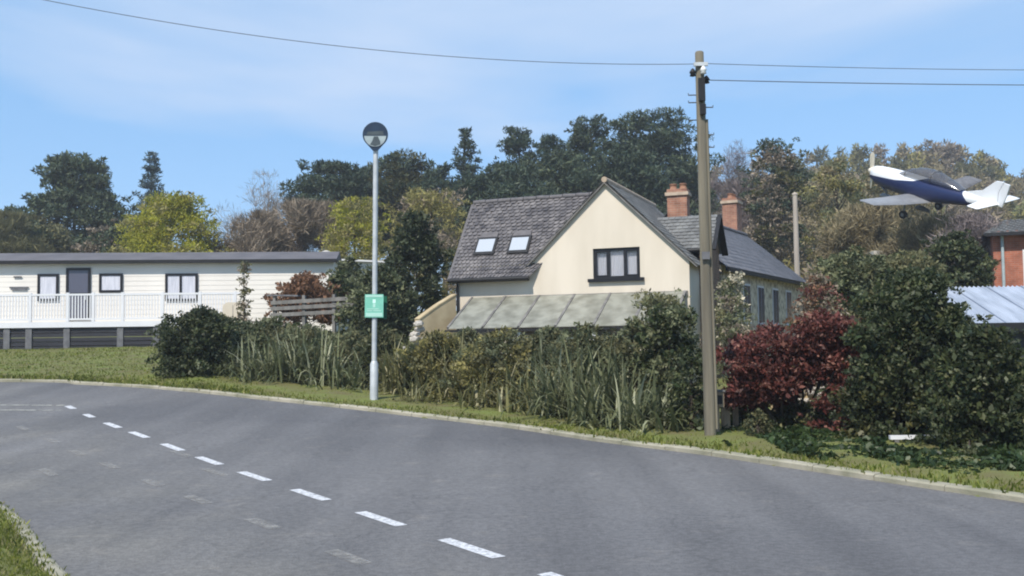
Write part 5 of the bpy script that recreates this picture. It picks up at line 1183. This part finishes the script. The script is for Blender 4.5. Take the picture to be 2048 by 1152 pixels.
# low plants, their dark colour standing in for shade below the trees at right
def shade_cover():
    rng = np.random.default_rng(95); n = 42000
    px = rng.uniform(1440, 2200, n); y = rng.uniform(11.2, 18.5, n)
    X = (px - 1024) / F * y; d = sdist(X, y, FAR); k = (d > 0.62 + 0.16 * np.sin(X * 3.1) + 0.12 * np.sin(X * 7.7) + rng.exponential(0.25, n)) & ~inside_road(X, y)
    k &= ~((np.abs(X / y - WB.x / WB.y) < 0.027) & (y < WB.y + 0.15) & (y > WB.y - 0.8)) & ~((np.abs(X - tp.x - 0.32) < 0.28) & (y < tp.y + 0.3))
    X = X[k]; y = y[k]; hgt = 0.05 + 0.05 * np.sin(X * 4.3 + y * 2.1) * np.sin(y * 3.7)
    C = np.stack([X, y, g(X, y) + 0.07 + hgt * rng.uniform(0, 1.2, len(X))], 1)
    D = unit(rng.normal(0, 1, C.shape) + np.array([0, 0, 0.5]))
    tag(link('shade_plants', quad_mesh('shade_plants', cards(rng, C, D, 0.085, 0.055)), MT['shade_leaf']), 'dark green low plants standing in for shade under the evergreens', 'ground cover', kind='stuff')
shade_cover()

# red maple: several leaning stems, spreading crown
def red_maple():
    rng = np.random.default_rng(81); p = hit(1590, 866); zg_ = p.z
    root = empty('red_maple', (p.x, p.y, zg_), 0, 'dark red leaved maple right of telegraph pole', 'tree')
    def loc(px, py, dy=0): q = W(px, py, p.y + dy); return Vector((q.x - p.x, q.y - p.y, q.z - zg_))
    cl_ = []
    for _ in range(175):
        px = rng.uniform(1452, 1728); lo_ = np.interp(px, [1440, 1520, 1590, 1690], [812, 815, 790, 770]); hi_ = np.interp(px, [1440, 1500, 1600, 1660, 1740], [690, 662, 640, 622, 650])
        c = loc(px, rng.uniform(hi_ + 10, lo_ - 5), rng.uniform(-0.55, 0.7)); rr = rng.uniform(0.13, 0.27); cl_.append((c.x, c.y, c.z, rr * 1.2, rr, rr * 0.75))
    b = MB()
    for i, c in enumerate(cl_[::13]):
        q = Vector(c[:3]); s = Vector((rng.normal(0, 0.05), rng.normal(0, 0.05), -0.2)); m = s.lerp(q, 0.45) + Vector((0.1 * np.sign(q.x), 0, 0.12))
        b.tube([s, m, q], [0.03, 0.02, 0.008], 6, cap=False)
    b.tube([(0, 0, -0.3), (0.03, 0.02, 0.25), (-0.06, 0, 0.6)], [0.06, 0.05, 0.03], 8)
    b.tube([(0.02, 0, -0.2), (0.25, 0.05, 0.35), (0.5, 0.0, 0.95)], [0.045, 0.035, 0.02], 7)
    b.build('trunk', MT['bark'], root)
    link('crown', quad_mesh('crown', clump_cards(rng, cl_, 3200, 0.075, 0.04, 0.1, shell=0.3)), MT['red'], root)
red_maple()

# New Zealand flax: arching sword leaves
def flax(px, by, h_px, mat, seed, label, n=70, spread_=1.0, dy=0.0):
    rng = np.random.default_rng(seed); p = hit(px, by); x, y = p.x, p.y + dy; z = gz(x, y) + 0.03
    Hh = h_px / F * y; root = empty('flax_plant', (x, y, z), 0, label, 'flax', 'flax clumps along the verge')
    V = []
    for i in range(n):
        ph = rng.uniform(0, 2 * PI); tilt = abs(rng.normal(0.38, 0.5)) * spread_; Ln = Hh * rng.uniform(0.45, 1.15); wd = rng.uniform(0.025, 0.06); droop = rng.uniform(0.3, 1.3) * (0.4 + tilt)
        o = np.array([rng.normal(0, 0.24), rng.normal(0, 0.2), 0]); d = np.array([math.cos(ph), math.sin(ph), 0]); sdv = np.array([-math.sin(ph), math.cos(ph), 0]); ns = 5; pts = []
        ang = tilt; q = o.copy()
        for k in range(ns + 1):
            wk = wd * [0.8, 1.0, 1.0, 0.85, 0.55, 0.05][k]; pts.append((q - sdv * wk / 2, q + sdv * wk / 2))
            q = q + (d * math.sin(ang) + np.array([0, 0, 1]) * math.cos(ang)) * Ln / ns; ang += droop * (k + 1) / ns * 0.62
        V.append(pts)
    vs = []; fs = []
    for pts in V:
        b0 = len(vs)
        for a_, c_ in pts: vs += [tuple(a_), tuple(c_)]
        fs += [(b0 + 2*k, b0 + 2*k + 1, b0 + 2*k + 3, b0 + 2*k + 2) for k in range(len(pts) - 1)]
    me = bpy.data.meshes.new('leaves'); me.from_pydata(vs, [], fs); me.polygons.foreach_set('use_smooth', [True] * len(fs)); me.update()
    o = link('leaves', me, MT[mat], root); o['kind'] = 'stuff'
    b = MB().tube([(0, 0, -0.1), (0, 0, 0.12)], [0.16, 0.12], 8); b.build('crown_base', MT['bark'], root)
FLX = [
    (470, 758, 95, 'flax', 'grey green flax clump leftmost of the row', 70),
    (530, 770, 120, 'flax', 'grey green flax second from the left end', 90),
    (590, 772, 130, 'flax', 'dense green flax midway between dark bush and signpost', 100),
    (650, 778, 125, 'flax', 'green flax two clumps left of signpost', 95),
    (705, 785, 120, 'flax', 'green flax clump touching signpost on its left', 90),
    (800, 795, 125, 'flaxgold', 'golden brown flax first to right of signpost', 90),
    (860, 800, 140, 'flaxgold', 'golden flax second to right of signpost', 100),
    (930, 810, 150, 'flaxgold', 'golden flax in front of verandah left corner', 100),
    (1000, 818, 160, 'flaxgold', 'tall golden flax below verandah middle', 110),
    (1075, 825, 165, 'flax', 'olive flax below verandah right half', 110),
    (1150, 845, 190, 'flax', 'largest pale striped flax spilling towards kerb', 130),
    (1225, 855, 180, 'flax', 'green flax next right of the largest flax', 110),
    (835, 812, 95, 'flaxgold', 'low golden flax nearest kerb right of signpost', 80),
    (965, 824, 130, 'flaxgold', 'low golden flax nearest kerb below verandah', 100),
    (1040, 832, 150, 'flaxgold', 'arching golden flax left of the largest flax', 100),
    (1110, 842, 170, 'flax', 'pale flax touching largest flax on its left', 110),
    (1190, 858, 185, 'flax', 'pale arching flax touching largest flax on its right', 110),
    (1262, 866, 170, 'flax', 'grey green flax halfway from largest flax to pole', 110),
    (1345, 872, 135, 'flax', 'short flax nearest telegraph pole', 90),
    (1300, 868, 160, 'flax', 'low flax mound nearest kerb left of telegraph pole', 110),
]
for i, (px, by, hp, mt_, lb, n_) in enumerate(FLX): low = any(q in lb for q in ('nearest', 'arching', 'touching', 'halfway')); flax(px, by, hp * (0.72 if low else 0.95), mt_, 100 + i, lb, int(n_ * (1.3 if low else 1.7)), 1.55 if low else 1.15)

# wooded hillside far right: one mass
def hill_wood():
    rng = np.random.default_rng(90); Q = []; ids = []
    sky_px = [1395, 1450, 1640, 1690, 1740, 1765, 1850, 1930, 1985, 2020, 2048, 2300]; sky_y = [335, 335, 302, 288, 300, 286, 288, 294, 308, 324, 340, 400]
    n = 0
    for row, Y in enumerate((165, 150, 135, 120, 106, 94, 84)):
        for px in np.arange(1380, 2300, 30 + 4 * row):
            px = px + rng.uniform(-12, 12); topy = np.interp(px, sky_px, sky_y) + row * 24 + rng.uniform(-4, 12)
            c = W(px, topy, Y); rr = rng.uniform(1.7, 2.9); zb_ = gz(c.x, c.y)
            hgt = max(2.5, c.z - zb_); cl_ = []
            for k in range(9):
                ph = rng.uniform(0, 2*PI); t = rng.uniform(0, 1); rad = rr * (0.9 if t < .6 else 0.55)
                cl_.append((c.x + rad * math.cos(ph) * .8, c.y + rad * math.sin(ph) * .8, c.z - 0.9 - (1 - t) * min(hgt * 0.8, 6), rr * .5, rr * .5, rr * .45))
            cl_.append((c.x, c.y, c.z - 0.6, rr * .45, rr * .45, rr * .5))
            q = clump_cards(rng, cl_, 70, 0.9, 0.22, 0.4, shell=0.4); Q.append(q); ids += [int(rng.choice([0, 0, 1, 2, 3]))] * len(q)
    me = quad_mesh('hillside_wood', np.concatenate(Q)); me.polygons.foreach_set('material_index', np.array(ids, dtype=np.int32))
    tag(link('hillside_wood', me, [MT['hillside'], MT['brown'], MT['scrub'], MT['olive']]), 'brown and green wooded hillside on the right skyline', 'woodland', kind='stuff')
hill_wood()

# ------------------------------------------------------------------ thin haze over the whole place
def haze():
    m = bpy.data.materials.new('haze'); m.use_nodes = True; t = m.node_tree; t.nodes.clear()
    o = t.nodes.new('ShaderNodeOutputMaterial'); v = t.nodes.new('ShaderNodeVolumePrincipled')
    v.inputs['Color'].default_value = (0.93, 0.94, 1.0, 1); v.inputs['Density'].default_value = 0.0009; v.inputs['Anisotropy'].default_value = 0.2
    t.links.new(v.outputs[0], o.inputs['Volume'])
    tag(MB().box(-960, 960, -180, 1460, -1.5, 48).build('haze', m), 'thin pale haze in the air', 'haze', kind='stuff')
haze()
